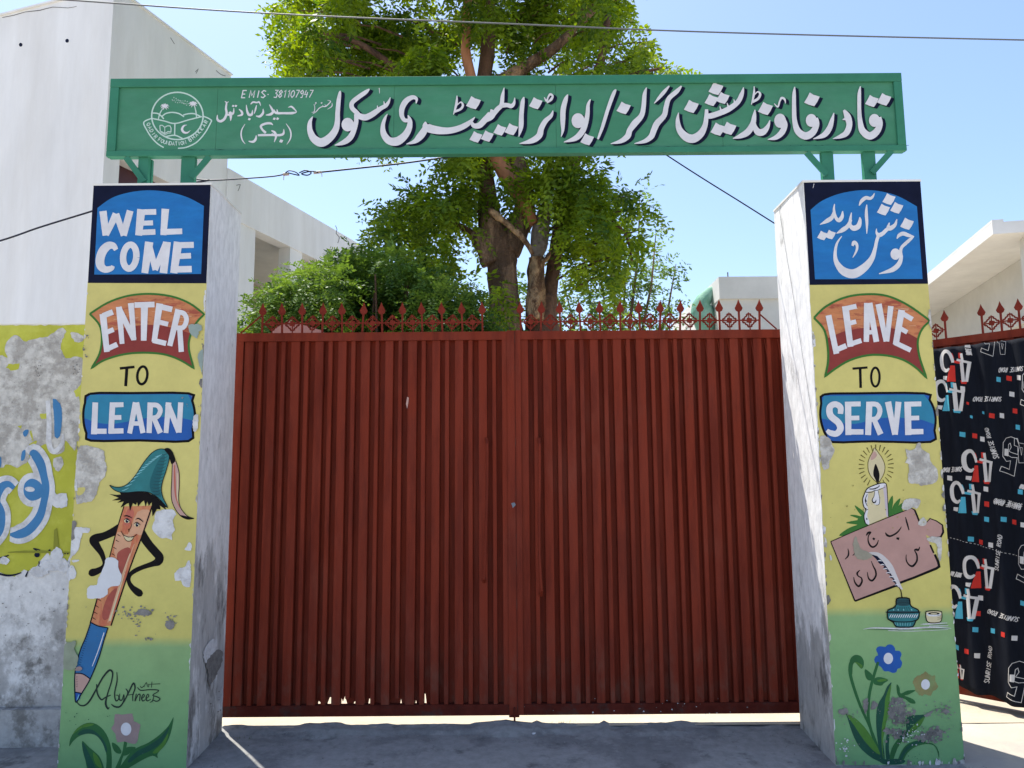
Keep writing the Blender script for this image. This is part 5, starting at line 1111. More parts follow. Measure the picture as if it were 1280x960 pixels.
path = cr([(162, 520), (190, 585), (225, 650), (268, 710), (330, 752), (400, 780), (480, 796), (560, 798), (650, 782), (725, 745), (795, 690), (850, 635), (900, 570), (945, 495)], 10)
cum = [0]
for a, b in zip(path, path[1:]): cum.append(cum[-1] + math.hypot(b[0] - a[0], b[1] - a[1]))
def on_path(t):
    d = t * cum[-1]
    for i in range(len(cum) - 1):
        if cum[i + 1] >= d:
            k = (d - cum[i]) / (cum[i + 1] - cum[i] + 1e-9); a, b = path[i], path[i + 1]
            return a[0] + (b[0] - a[0]) * k, a[1] + (b[1] - a[1]) * k, math.atan2(b[1] - a[1], b[0] - a[0])
def word(txt, t0, t1):
    for i, c in enumerate(txt):
        x, y, an = on_path(t0 + (t1 - t0) * (i / max(1, len(txt) - 1)))
        for st in FONT.get(c, []):
            A.stroke([(x + (px - .5) * 30 * math.cos(an) - (py - .5) * 50 * math.sin(an), y + (px - .5) * 30 * math.sin(an) + (py - .5) * 50 * math.cos(an)) for px, py in st], MINT, 10, 0)
word('QADIR', .02, .205); word('FOUNDATION', .27, .60); word('BHAKKAR', .675, .985)
A.build('emblem', Bo)

# ================================================================== GATE
ZB, ZT = .155, 2.408
YG = 4.66
def sx(px, py=650): return at_y(px, py, YG).x
def leaf_gate(x0, x1, label, ragged, n_spear, sx0, dsx, mirror=False):
    G = empty('gate_leaf', ((x0 + x1) / 2, YG, 0), label, 'gate', 'two leaves of the red steel gate')
    def piece(name, a, b, m=REDP, parent=G):
        mb = MB(); mb.box(a, b); return mb.build(name, m, parent)
    piece('top_rail', (x0, YG, ZT - .052), (x1, YG + .04, ZT))
    piece('bottom_rail', (x0, YG, ZB - .01), (x1, YG + .046, ZB + .05), REDW)
    piece('hinge_stile', (x0, YG + .0005, ZB + .0505), (x0 + .05, YG + .0495, ZT - .0525)); piece('meeting_stile', (x1 - .05, YG + .0005, ZB + .0505), (x1, YG + .0495, ZT - .0525))
    # folded sheet behind, with rust-eaten lower edge on the ragged leaf
    r = random.Random(5)
    xs_ = list(np.arange(x0 + .045, x1 - .035, .011)); V = []; F = []
    for i, x in enumerate(xs_):
        t = (x - x0) / (x1 - x0); eat = -.04
        if ragged:
            e = mnoise.noise(Vector((x * 26, 1.5, 0))) + .55 * mnoise.noise(Vector((x * 70, 9, 0)))
            if e > .22 and t < .74: eat = .004 + (e - .22) * .07
            if abs(t - .695) < .007: eat = .05
            if .03 < t < .045: eat = .012
        V += [(x, YG + .048, ZB + .051 + eat), (x, YG + .048, ZT - .05)]
        if i: F.append((2 * i - 2, 2 * i, 2 * i + 1, 2 * i - 1))
    mesh_obj('sheet', V, F, REDP, G)
    # raised folds: wide and narrow in turn
    x = x0 + .055; k = 0; protos = {}
    wid = (.051, .024); gapw = (.033, .036)
    while x < x1 - .085:
        w_ = wid[k % 2]; key = k % 2
        if key not in protos:
            d = .038; e = .003
            vs = []
            for z in (ZB + .051, ZT - .053):
                vs += [(-w_ / 2 - e, d, z), (-w_ / 2, .002, z), (-w_ / 2 + .004, 0, z), (w_ / 2 - .004, 0, z), (w_ / 2, .002, z), (w_ / 2 + e, d, z)]
            fs = [(i, i + 1, i + 7, i + 6) for i in range(5)] + [(0, 6, 11, 5)]
            me = bpy.data.meshes.new('rib'); me.from_pydata(vs, [], fs); me.materials.append(REDP); protos[key] = me
        z_up = 0
        if ragged and k in (9, 13): 
            me = protos[key].copy(); 
            for v in me.vertices:
                if v.co.z < ZB + .2: v.co.z += .035
        else: me = protos[key]
        o = bpy.data.objects.new('rib', me); o.location = (x + w_ / 2 + r.uniform(-.0012, .0012), YG + .008 + r.uniform(-.001, .0015), 0); o.scale = (r.uniform(.95, 1.06), 1, 1); o.rotation_euler = (0, R(r.uniform(-.03, .03)), R(r.uniform(-1.2, 1.2))); link(o, G)
        x += w_ + gapw[k % 2]; k += 1
    # crest of spears and rosettes
    zr = ZT; zb = ZT + .062
    pts = [sx0 + dsx * i for i in range(n_spear)]
    mb = MB(); mb.bar((pts[0], YG + .02, zb), (pts[-1], YG + .02, zb), .008, .008); mb.build('crest_rail', REDSP, G)
    if 'spear' not in PROTO:
        mb = MB(); mb.box((-.0055, -.005, 0), (.0055, .005, .125)); hz = .118
        for s in (-.006, .006): pass
        out_ = [(0, 0.195), (.008, .172), (.024, .140), (.017, .124), (.006, .118), (.006, .108), (-.006, .108), (-.006, .118), (-.017, .124), (-.024, .140), (-.008, .172)]
        n_ = len(out_); V = [(x_, -.004, z_) for x_, z_ in out_] + [(x_, .004, z_) for x_, z_ in out_]
        fs = [tuple(range(n_)), tuple(range(2 * n_ - 1, n_ - 1, -1))] + [(i, i + n_, (i + 1) % n_ + n_, (i + 1) % n_) for i in range(n_)]
        mb.add(V, fs); me = bpy.data.meshes.new('spear'); me.from_pydata(mb.v, [], mb.f); me.materials.append(REDSP); PROTO['spear'] = me
        mb = MB()
        C_ = Vector((0, 0, 0)); a_ = .030
        lobes = []
        for q in range(4):
            an = math.pi / 2 * q
            # straight side pieces of the diamond with scooped corners
            pts_ = [(.040, 0), (.040, .012), (.027, .012), (.027, .018), (.020, .027), (.012, .027), (.012, .040), (0, .040)]
            P_ = [Vector((px * math.cos(an) - pz * math.sin(an), 0, px * math.sin(an) + pz * math.cos(an))) for px, pz in pts_]
            for u, v_ in zip(P_, P_[1:]): mb.bar(u, v_, .0085, .007)
        mb.bar((0, 0, -.062), (0, 0, .050), .006, .006); mb.bar((-.042, 0.0005, 0), (.042, 0.0005, 0), .006, .006)
        mb.tube([(0, -.005, 0), (0, .005, 0)], .021, 4)
        me = bpy.data.meshes.new('rosette'); me.from_pydata(mb.v, [], mb.f); me.materials.append(REDSP); PROTO['rosette'] = me
    rr = random.Random(n_spear)
    for i, x in enumerate(pts):
        o = bpy.data.objects.new('spear', PROTO['spear']); o.location = (x, YG + .02, zr - .001); o.rotation_euler = (0, R(rr.uniform(-3, 3)), 0); link(o, G)
        if i < n_spear - 1:
            o = bpy.data.objects.new('rosette', PROTO['rosette']); o.location = (x + dsx / 2, YG + .02, zb + rr.uniform(-.002, .002)); o.rotation_euler = (0, R(rr.uniform(-5, 5)), 0); link(o, G)
    return G, pts
PROTO = {}
xm = sx(641)
s0 = at_y(327, 395, YG).x; s1 = at_y(603, 395, YG).x
GL, pl = leaf_gate(-1.700, xm - .010, 'left leaf of the red gate, holes rusted along its bottom', True, 12, s0, (s1 - s0) / 11)
s0 = at_y(651, 395, YG).x; s1 = at_y(950, 395, YG).x
GR, pr = leaf_gate(xm - .007, 1.70, 'right leaf of the red gate, bottom edge intact', False, 13, s0, (s1 - s0) / 12)
# cover strip between the leaves, corner braces, rebar handles
mb = MB(); mb.box((xm - .028, YG - .006, ZB - .008), (xm + .055, YG - .0005, ZT + .004)); mb.build('cover_strip', REDP, GR)
mb = MB(); mb.box((xm + .018, YG - .0085, ZB), (xm + .022, YG - .0062, ZT)); mb.build('weld_seam', REDW, GR)
mb = MB(); mb.bar((pl[0], YG + .02, ZT + .12), (at_y(300, 412, YG).x, YG + .02, ZT + .005), .007, .007); mb.build('corner_brace', REDSP, GL)
mb = MB(); mb.bar((pr[-1], YG + .02, ZT + .105), (at_y(972, 408, YG).x, YG + .02, ZT + .005), .007, .007); mb.build('corner_brace', REDSP, GR)
for G_, pts in ((GL, ((608, 548), (609, 556), (609, 600), (608, 650), (606.5, 690), (605, 724), (605, 728))), (GR, ((674, 548), (674.5, 556), (674.5, 600), (674, 650), (674.5, 700), (677, 738), (677, 746)))):
    mb = MB(); P = [at_y(x, y, YG - .045) for x, y in pts]; P[0].y = YG + .005; P[-1].y = YG + .005
    P = subdiv_path(P, .006); mb.tube(P, [.0085 if i % 3 else .0105 for i in range(len(P))], 8); mb.build('handle', REDP, G_, True)
A = Art(flat_y(YG + .008), base=.001); A.at(0, 0, 1)
A.poly([(509, 496), (511, 497), (510.5, 503), (509, 511), (507.5, 505)], PINKC, 1); A.build('paint_chip', GL)
A = Art(flat_y(YG - .006), base=.001); A.at(0, 0, 1)
A.poly([(639, 629), (643, 628), (645, 631), (641, 635)], mat('grey_blue_mark', (.16, .19, .23), .6), 1); A.build('paint_mark', GR)
r = random.Random(3)
A = Art(flat_y(YG + .0), base=.001); A.at(0, 0, 1)
for i in range(26):
    x = r.choice((r.uniform(820, 950), r.uniform(640, 980))); y = r.uniform(873, 892); A.flecks(x - 2, y - 1.5, x + 2, y + 1.5, 1, .6, 1.8, LIMEW if r.random() < .5 else CEMENT, i)
A.build('paint_mark', GR)['kind'] = 'stuff'
# bolt foot in the middle
mb = MB(); mb.tube([(xm, YG - .02, ZB + .04), (xm + .002, YG - .02, .12)], .006, 8); mb.box((xm - .03, YG - .02, ZB - .016), (xm + .03, YG + .0, ZB - .006)); mb.build('drop_bolt', REDW, GR)

# ================================================================== SIDE GATE + CURTAIN (right)
PA = Vector((2.72, 5.235, 0)); PB = Vector((3.62, 4.21, 0)); ug = (PB - PA).normalized(); ng = Vector((-ug.y, ug.x, 0)); 
if ng.y > 0: ng = -ng
Lg = (PB - PA).length
SG = empty('side_gate', PA, 'red side gate with spear crest, mostly hidden by a black printed curtain', 'gate')
def gp(u, n_, z): return PA + ug * u + ng * n_ + Vector((0, 0, z))
def gbox(mb, u0, u1, n0, n1, z0, z1):
    vs = [gp(u, n_, z) for z in (z0, z1) for u, n_ in ((u0, n0), (u1, n0), (u1, n1), (u0, n1))]
    mb.add(vs, [(0, 3, 2, 1), (4, 5, 6, 7), (0, 1, 5, 4), (1, 2, 6, 5), (2, 3, 7, 6), (3, 0, 4, 7)])
for nm, u0, u1, z0, z1 in (('top_rail', 0, Lg, 2.36, 2.41), ('bottom_rail', 0, Lg, .13, .20), ('stile', 0, .05, .201, 2.359), ('stile', Lg - .05, Lg, .201, 2.359)):
    mb = MB(); gbox(mb, u0, u1, -.02, .02, z0, z1); mb.build(nm, REDP, SG)
mb = MB(); gbox(mb, .05, Lg - .05, -.012, -.008, .2, 2.36); mb.build('sheet', REDP, SG)
for i in range(14):
    mb = MB(); u0 = .06 + i * .09; gbox(mb, u0, u0 + .05, -.0079, .012, .2, 2.359); mb.build('rib', REDP, SG)
ang = math.atan2(ug.y, ug.x)
def on_gate_u(px, z=2.5):
    P = at_plane(px, 395, PA, ng); return (P - PA).dot(ug)
us = [on_gate_u(x) for x in (1180.5, 1227, 1251, 1274)]; us += [us[-1] + .115 * k for k in (1, 2)]
for i, u in enumerate(us):
    o = bpy.data.objects.new('spear', PROTO['spear']); o.location = gp(u, 0, 2.409); o.rotation_euler = (0, 0, ang); link(o, SG)
for u in (us[0] - .058, (us[1] + us[2]) / 2, (us[2] + us[3]) / 2, us[3] + .058):
    o = bpy.data.objects.new('rosette', PROTO['rosette']); o.location = gp(u, 0, 2.472); o.rotation_euler = (0, 0, ang); link(o, SG)
mb = MB(); mb.bar(gp(us[1], 0, 2.472), gp(us[-1], 0, 2.472), .008, .008); mb.build('crest_rail', REDSP, SG)
mb = MB(); mb.bar(gp(us[0] - .1, 0, 2.472), gp(us[0], 0, 2.472), .008, .008); mb.build('crest_rail', REDSP, SG)
# curtain surface
CT, CBm = 2.345, .225
def cur(u, z, h=0):
    d = (CT - z) / (CT - CBm)
    f = .050 + .022 * math.sin(u * 27 + 1.4 * math.sin(z * 1.3) + 1.5 * mnoise.noise(Vector((u * 2, z * .6, 7)))) * (.35 + .65 * d) + .010 * math.sin(u * 63 + z * 1.1) + .022 * mnoise.noise(Vector((u * 4, z * 1.2, 2))) + .09 * d ** 3 * min(1, max(0, u - .1) / .6)
    return gp(u, f + h, min(z, CT - .002))
nu, nz_ = 110, 60; V = []; F = []
for j in range(nz_ + 1):
    z = CT + (CBm - CT) * j / nz_
    for i in range(nu + 1):
        u = .02 + (Lg + .1) * i / nu
        zz = z - (.018 * math.sin(u * 9) + .02 * mnoise.noise(Vector((u * 7, 0, 0)))) * (j / nz_) - .115 * min(1, max(0, (u - .05) / .62)) * (j / nz_) ** 2 + .008 * math.sin(u * 30) * (1 - j / nz_) * .6
        V.append(cur(u, zz))
for j in range(nz_):
    for i in range(nu): F.append((j * (nu + 1) + i, j * (nu + 1) + i + 1, (j + 1) * (nu + 1) + i + 1, (j + 1) * (nu + 1) + i))
CU = mesh_obj('curtain', V, F, FABRIC, None, None, True)
md = CU.modifiers.new('thick', 'SOLIDIFY'); md.thickness = .002; md.offset = 0
tag(CU, 'black curtain printed with 45 and small coloured squares hung on the side gate', 'curtain')
PM = PA + ng * .05
def cconv(x, y, h):
    P = at_plane(x, y, PM, ng); u = (P - PA).dot(ug); return cur(u, P.z, h + .0025)
A = Art(cconv, base=.0005, step=.00002)
A.at(1140, 360, 3.4286)
def cs(pts, m, w_): A.stroke(pts, m, w_, 0, dens=6)
def part(f):
    global A
    A = Art(cconv, base=.0006, step=.0001); A.fine = 1.3; f(); A.build('printed_motif', CU)
def dpoly(pts, m):                              # filled print cut small so that it follows the folds
    q = []
    for a, b in zip(pts, pts[1:] + pts[:1]):
        n_ = max(1, int(math.hypot(b[0] - a[0], b[1] - a[1]) / 12)); q += [(a[0] + (b[0] - a[0]) * k / n_, a[1] + (b[1] - a[1]) * k / n_) for k in range(n_)]
    A.poly(q, m)
def pair(X, Y, m2, k=1.0):                      # upside-down 45 with an offset second colour
    A.at(X - 320 / 9.6 * k, Y - 118 / 9.6 * k, 9.6 / k)
    dpoly([(465, 305), (508, 305), (522, 500), (420, 497), (436, 420)], m2); dpoly([(455, 150), (480, 160), (498, 215), (470, 235)], m2)
    dpoly([(540, 150), (575, 150), (580, 215), (545, 215)], m2); dpoly([(480, 240), (600, 262), (600, 290), (480, 268)], m2); dpoly([(568, 480), (660, 485), (640, 525), (580, 520)], m2)
    dpoly([(362, 428), (425, 432), (412, 482), (360, 468)], FWHITE)
    A.stroke([(452, 340, 20), (425, 365, 36), (390, 362, 44), (358, 330, 46), (342, 260, 46), (345, 185, 46), (378, 140, 46), (425, 138, 40), (458, 175, 36), (478, 225, 34), (488, 270, 26)], FWHITE, None, 3, dens=0)
    cs([(578, 158), (598, 270)], FWHITE, 34); cs([(525, 233), (692, 272)], FWHITE, 28); cs([(582, 262), (606, 498)], FWHITE, 44); cs([(674, 262), (645, 498)], FWHITE, 38)
def outline5(X, Y, k=1.0):
    A.at(X - 635 / 8.64 * k, Y - 385 / 8.64 * k, 8.64 / k)
    P_ = [(635, 760), (650, 710), (735, 745), (752, 650), (700, 655), (662, 600), (665, 450), (700, 400), (760, 385), (820, 410), (845, 480), (830, 580), (770, 560), (735, 545), (762, 500), (750, 455), (730, 470), (725, 590), (765, 612), (825, 615), (795, 820), (635, 760)]
    cs(P_, FWHITE, 6); dpoly([(680, 515), (725, 520), (725, 600), (678, 590)], FWHITE)
def outline4(X, Y, k=1.0):
    A.at(X, Y, 8.64 / k); cs([(0, 0), (40, 0), (55, 60), (150, 75), (140, 330), (60, 330), (40, 110), (0, 95), (0, 0)], FWHITE, 6); cs([(75, 120), (110, 125), (95, 230), (75, 120)], FWHITE, 5)
def square(x, y, m, k=3.4286, s_=20):
    dpoly([(x, y), (x + s_, y + 3), (x + s_, y + s_ + 4), (x, y + s_)], m)
def script(x, y, L_, an, txt='SUNRISE ROAD'):   # small upside-down wording, written along the cloth
    n_ = len(txt); cw = L_ / n_; c_, s_ = math.cos(an + math.pi), math.sin(an + math.pi); x += L_ * math.cos(an); y += L_ * math.sin(an)
    for i, c in enumerate(txt):
        for st in FONT.get(c, []):
            cs([(x + (i * cw + px * cw * .72 + (1 - py) * 5) * c_ - (py - .5) * 19 * s_, y + (i * cw + px * cw * .72 + (1 - py) * 5) * s_ + (py - .5) * 19 * c_) for px, py in st], FWHITE, 3.0)
for X, Y, m_, k_ in ((1174.7, 437.7, FRED, 1), (1168, 475, FCYAN, .98), (1203, 562, FRED, 1.02), (1187.7, 601.6, FCYAN, 1), (1205, 694.6, FRED, 1.02), (1184, 731, FCYAN, 1.05), (1189, 828, FRED, .5)): part(lambda: pair(X, Y, m_, k_))
for X, Y, k_ in ((1263.5, 824.6, 1), (1270.5, 680, 1), (1250, 546, .98), (1276, 462, 1.0), (1226, 405, .8)): part(lambda: outline5(X, Y, k_))
for X, Y, k_ in ((1285, 840, 1), (1292, 690, 1), (1268, 548, .8), (1247, 422, .55)): part(lambda: outline4(X, Y, k_))
for x, y, m_ in ((360, 380, FCYAN), (404, 375, FRED), (450, 373, FWHITE), (416, 443, FWHITE), (430, 515, FRED), (443, 585, FCYAN), (234, 487, FRED), (250, 545, FCYAN), (300, 527, FCYAN), (335, 536, FRED), (374, 535, FWHITE), (208, 616, FCYAN), (260, 622, FRED), (292, 636, FWHITE), (152, 803, FWHITE), (308, 850, FWHITE), (312, 915, FRED), (455, 862, FCYAN), (208, 420, FWHITE)):
    part(lambda: (A.at(1140, 360, 3.4286), square(x, y, m_, s_=20 if not 225 < x < 310 or y > 600 else 11)))
for a in ((262, 476, 122, .0), (372, 352, 110, -.05), (135, 780, 85, -.05), (322, 600, 140, 1.25), (360, 915, 115, .25), (236, 240, 50, 1.4), (465, 850, 60, .2)): part(lambda: (A.at(1140, 360, 3.4286), script(*a)))
for x, y, m_ in ((312, 22, FRED), (312, 88, FCYAN), (386, 88, FCYAN), (428, 100, FRED), (468, 112, FWHITE), (243, 173, FCYAN), (285, 186, FRED), (331, 198, FWHITE), (285, 425, FWHITE), (277, 490, FRED), (272, 557, FCYAN), (346, 562, FCYAN), (394, 576, FRED), (442, 592, FWHITE), (188, 635, FCYAN), (234, 650, FRED), (282, 667, FWHITE), (468, 446, FCYAN)):
    part(lambda: (A.at(1140, 620, 3.4286), square(x, y, m_)))
for a in ((358, 18, 118, .22), (385, 165, 155, 1.68), (170, 330, 50, .2), (330, 490, 140, .28), (345, 640, 160, 1.68)): part(lambda: (A.at(1140, 620, 3.4286), script(*a)))
A = Art(cconv, base=.0005); A.at(1140, 620, 3.4286)
for i in range(22): cs([(165 + i * 14, 178 + i * 3.8), (172 + i * 14, 180 + i * 3.8)], FWHITE, 1.6)
A.build('stitching', CU)['kind'] = 'stuff'

# ================================================================== WIRES
def wire(name, pts, Y, rad, m, label, cat='wire'):
    P = [at_y(x, y, yy) for (x, y), yy in zip(pts, Y)]
    P = [Vector(p) for p in cr([tuple(p) for p in P], 8)]
    mb = MB(); mb.tube(P, rad, 6); o = mb.build(name, m, None, True); tag(o, label, cat); return o
wire('overhead_wire', [(-300, -26), (70, -1), (340, 17), (640, 30), (900, 40.5), (1280, 50), (1700, 58)], [3.9] * 7, .0042, STEELW, 'thin high wire crossing the sky above the green board')
WL = empty('service_cable', at_y(380, 215, 4.75), 'dark service cable with splice sagging behind the left pillar', 'cable')
def seg(pts, Y, rad, nm='cable', m=RUBBER, parent=WL):
    P = [at_y(x, y, Y) for x, y in pts]; P = [Vector(p) for p in cr([tuple(p) for p in P], 8)]
    mb = MB(); mb.tube(P, rad, 6); mb.build(nm, m, parent, True)
seg([(-320, 372), (-120, 335), (0, 301), (50, 284), (118, 263), (190, 240), (262, 225)], 4.75, .0062)
seg([(240, 223), (262, 225.5), (300, 223.5), (340, 220.5), (357, 217.5)], 4.75, .0045)
seg([(397, 215.5), (440, 211), (500, 204.5), (555, 197), (640, 186), (700, 178)], 4.75, .0058)
seg([(355, 218), (361, 213.5), (369, 215), (374, 219), (368, 218), (360, 216)], 4.74, .0038, 'splice'); seg([(374, 216), (382, 213), (389, 216), (384, 219), (377, 217), (390, 214), (398, 216)], 4.74, .0042, 'splice')
seg([(354, 218), (361, 217.5)], 4.745, .010, 'cable_tie', TAPE); seg([(392, 216), (401, 215)], 4.745, .009, 'cable_tie', TAPE); seg([(355, 218), (354.5, 225)], 4.74, .0025, 'cable_tie', TAPE); seg([(402, 215), (402.5, 221)], 4.74, .0025, 'cable_tie', TAPE)
wire('pillar_cable', [(700, 100), (790, 165), (838, 197), (880, 224), (925, 252), (971, 281)], [4.75] * 6, .0042, RUBBER, 'short dark cable sloping down to the back of the right pillar', 'cable')

# ================================================================== VEGETATION
def leaf_cloud(name, clumps, m, parent, n_per, pairs=7, leaflet=(.042, .017), L=.26, droop=.55, seed=1, shell=.55, outward=1.0):
    """compound leaves: each sprig is a stalk with pairs of small leaflets, hung through the clump volumes.
       clumps: (x, y, z, r, weight)"""
    rs = np.random.RandomState(seed)
    tot = [max(6, int(n_per * c[4] * (c[3] / .45) ** 2)) for c in clumps]
    C = np.concatenate([np.repeat(np.array([c[:3]]), t, 0) for c, t in zip(clumps, tot)]); Rr = np.concatenate([np.full(t, c[3]) for c, t in zip(clumps, tot)])
    N = len(C); d = rs.normal(size=(N, 3)); d /= np.linalg.norm(d, axis=1)[:, None]
    q = shell + (1 - shell) * rs.rand(N); q = np.where(rs.rand(N) < .25, rs.rand(N) ** .5, q)
    P = C + d * (Rr * q * (0.85 + .3 * rs.rand(N)))[:, None] * np.array([1.05, 1.0, .85])
    ax = d * outward + rs.normal(size=(N, 3)) * .45; ax[:, 2] -= droop; ax /= np.linalg.norm(ax, axis=1)[:, None]
    side = np.cross(ax, np.array([0, 0, 1.0]) + rs.normal(size=(N, 3)) * .25); side /= np.linalg.norm(side, axis=1)[:, None]
    up = np.cross(side, ax)
    Ls = L * (.65 + .7 * rs.rand(N)); ll, lw = leaflet
    V = np.zeros((N, pairs * 2, 4, 3), np.float32)
    for k in range(pairs):
        t = (k + .6) / pairs
        base = P + ax * (Ls * t)[:, None] - np.array([0, 0, 1.0]) * (Ls * t * t * .35)[:, None]
        for s_, sg in enumerate((1, -1)):
            dirv = side * sg * .85 + ax * .5 + up * rs.normal(size=(N, 1)) * .28; dirv[:, 2] -= .25 * rs.rand(N); dirv /= np.linalg.norm(dirv, axis=1)[:, None]
            wv = np.cross(dirv, up + rs.normal(size=(N, 3)) * .35); wv /= np.linalg.norm(wv, axis=1)[:, None]
            sc_ = (.75 + .5 * rs.rand(N)) * (1 - .25 * abs(t - .5))
            a = base; b = base + dirv * (ll * .5 * sc_)[:, None] + wv * (lw * .5 * sc_)[:, None]; c = base + dirv * (ll * sc_)[:, None]; e_ = base + dirv * (ll * .5 * sc_)[:, None] - wv * (lw * .5 * sc_)[:, None]
            i = k * 2 + s_; V[:, i, 0] = a; V[:, i, 1] = b; V[:, i, 2] = c; V[:, i, 3] = e_
    V = V.reshape(-1, 3); nq = len(V) // 4
    me = bpy.data.meshes.new(name); me.vertices.add(len(V)); me.vertices.foreach_set('co', V.ravel())
    me.loops.add(nq * 4); me.loops.foreach_set('vertex_index', np.arange(nq * 4, dtype=np.int32))
    me.polygons.add(nq); me.polygons.foreach_set('loop_start', np.arange(nq, dtype=np.int32) * 4); me.polygons.foreach_set('loop_total', np.full(nq, 4, np.int32))
    me.materials.append(m); me.update(calc_edges=True); me.validate()
    return link(bpy.data.objects.new(name, me), parent)
def pc(px, py, rpx, Y, wgt=1.0):
    P = at_y(px, py, Y); return (P.x, P.y, P.z, rpx / FPX * Y, wgt)

# big siris tree behind the gate
TY = 9.0
T = empty('siris_tree', at_y(640, 640, TY), 'big leafy tree with pale blossoms and forked brown trunks rising behind the board', 'tree', z=.1)
def limb(name, pts, m, Yo=0, bump=.22, seed=0, n=12, st=.12):
    P = []; Rd = []
    for q in pts:
        x, y, w_ = q[:3]; yy = TY + (q[3] if len(q) > 3 else Yo); p = at_y(x, y, yy); P.append((p.x, p.y, p.z, w_ / 2 / FPX * yy))
    P = cr(P, 6); mb = MB(); mb.tube([p[:3] for p in P], [p[3] for p in P], n, bump=bump, seed=seed); return mb.build(name, m, T, True)
limb('trunk', [(632, 760, 56), (633, 560, 52), (634, 440, 46), (632, 400, 42), (630, 365, 38), (628, 335, 38), (625, 315, 42), (620, 298, 40), (614, 280, 30), (611, 262, 14)], BARK, seed=1, bump=.18)
limb('limb', [(612, 330, 24), (606, 312, 26), (601, 300, 26), (597, 290, 20)], BARK, -.1, seed=2, bump=.35)
limb('limb', [(620, 318, 32), (612, 285, 30), (610, 250, 26), (606, 215, 22), (602, 170, 22), (604, 110, 20), (610, 60, 18), (612, 10, 14), (610, -60, 10)], BARK_D, .1, seed=3)
limb('limb', [(634, 315, 34), (645, 290, 32), (655, 265, 28), (655, 235, 24), (648, 210, 22), (640, 180, 22), (630, 140, 20)], BARK, 0, seed=4)
limb('limb', [(668, 280, 12), (652, 250, 20), (634, 220, 22), (618, 190, 20), (602, 155, 18), (592, 110, 14), (583, 70, 13), (583, 40, 12), (585, 0, 12), (590, -60, 8)], BARK_R, -.15, seed=5, bump=.12)
limb('trunk', [(682, 760, 60, .1), (680, 560, 54, .1), (678, 430, 44, .1), (676, 400, 38, .1), (676, 370, 34, .1)], BARK_D, .1, seed=6)
limb('dead_trunk', [(668, 400, 22), (668, 380, 24), (670, 355, 22), (671, 335, 20), (671, 322, 18)], DEADW, -.18, .5, 7, 16, .04)
limb('limb', [(684, 405, 26), (688, 365, 20), (692, 335, 18), (697, 305, 20), (702, 280, 22), (706, 250, 20), (712, 220, 20), (722, 180, 18), (735, 130, 16), (750, 80, 12), (760, 20, 8)], BARK_D, .15, seed=8)
limb('limb', [(670, 325, 14), (674, 305, 24), (676, 285, 24), (680, 268, 18), (684, 250, 10)], mat('grey_bark', (.22, .18, .15), .9, .3, 12, .8, 30, c2=(.12, .09, .07), bdist=.02), -.1, seed=9)
limb('broken_branch', [(666, 318, 5), (660, 306, 7), (650, 294, 8), (640, 286, 8), (630, 277, 9), (621, 270, 11), (614, 264, 9), (612, 261, 4)], DEADW, -.35, .45, 10, 10, .04)
limb('broken_branch', [(678, 328, 6), (684, 322, 6), (688, 315, 3)], DEADW, -.25, .3, 11)
limb('limb', [(612, 110, 22), (640, 95, 19), (665, 78, 17), (690, 62, 15), (715, 40, 11), (745, 10, 8)], BARK, -.1, seed=12)
limb('limb', [(735, 140, 12), (770, 110, 8), (800, 92, 5), (830, 85, 3)], BARK_D, 0, seed=13)
limb('limb', [(608, 190, 14), (560, 150, 12), (500, 90, 9), (440, 50, 7), (380, 40, 4)], BARK_D, .2, seed=14)
limb('limb', [(610, 300, 9), (580, 285, 7), (540, 262, 5), (500, 258, 3)], BARK_D, .0, seed=15); limb('limb', [(700, 290, 9), (740, 270, 7), (780, 290, 4), (790, 330, 3)], BARK_D, .1, seed=16)
rt_ = random.Random(11)
top = [(378, 70, 26), (365, 100, 20), (360, 45, 22), (360, 12, 22), (400, 40, 36), (395, 88, 30), (430, 75, 34), (440, 30, 38), (470, 60, 36), (490, 95, 28), (500, 25, 40), (520, 70, 38), (545, 40, 38), (555, 85, 30), (575, 20, 30), (610, 25, 38), (640, 50, 32), (655, 15, 36), (690, 40, 30), (690, 5, 34),
       (725, 30, 30), (720, 75, 18), (745, 10, 30), (765, 30, 24), (772, 0, 24), (735, 100, 26), (760, 80, 24), (775, 105, 30), (800, 75, 20), (815, 98, 20), (840, 85, 9), (842, 100, 9), (808, 52, 10), (700, 95, 10), (655, 85, 12),
       (420, 130, 34), (480, 140, 36), (540, 130, 40), (600, 140, 40), (650, 150, 40), (700, 150, 40), (750, 150, 34), (800, 140, 20), (560, 180, 36), (690, 190, 34), (620, 185, 30), (640, 120, 34)]
for a in range(26): top.append((rt_.uniform(400, 760), rt_.uniform(-210, -20), rt_.uniform(34, 52)))
low = [(484, 262, 20), (478, 285, 16), (505, 250, 22), (520, 275, 24), (500, 300, 24), (530, 240, 22), (545, 255, 24), (520, 320, 24), (545, 300, 24), (560, 275, 24), (555, 330, 20), (565, 235, 22), (585, 250, 22), (580, 215, 22), (590, 280, 16), (545, 345, 14), (640, 235, 20), (620, 355, 12), (625, 372, 14), (632, 392, 12), (470, 305, 12), (478, 330, 12), (592, 360, 12),
       (665, 225, 24), (690, 215, 26), (700, 250, 26), (720, 230, 28), (740, 215, 24), (745, 250, 28), (765, 240, 24), (730, 275, 26), (760, 275, 26), (775, 300, 22), (745, 300, 24), (718, 310, 20), (755, 325, 20), (785, 320, 16), (800, 262, 10), (790, 245, 12), (735, 335, 18), (768, 345, 12), (708, 280, 22), (795, 290, 12), (680, 245, 14)]
cl = []
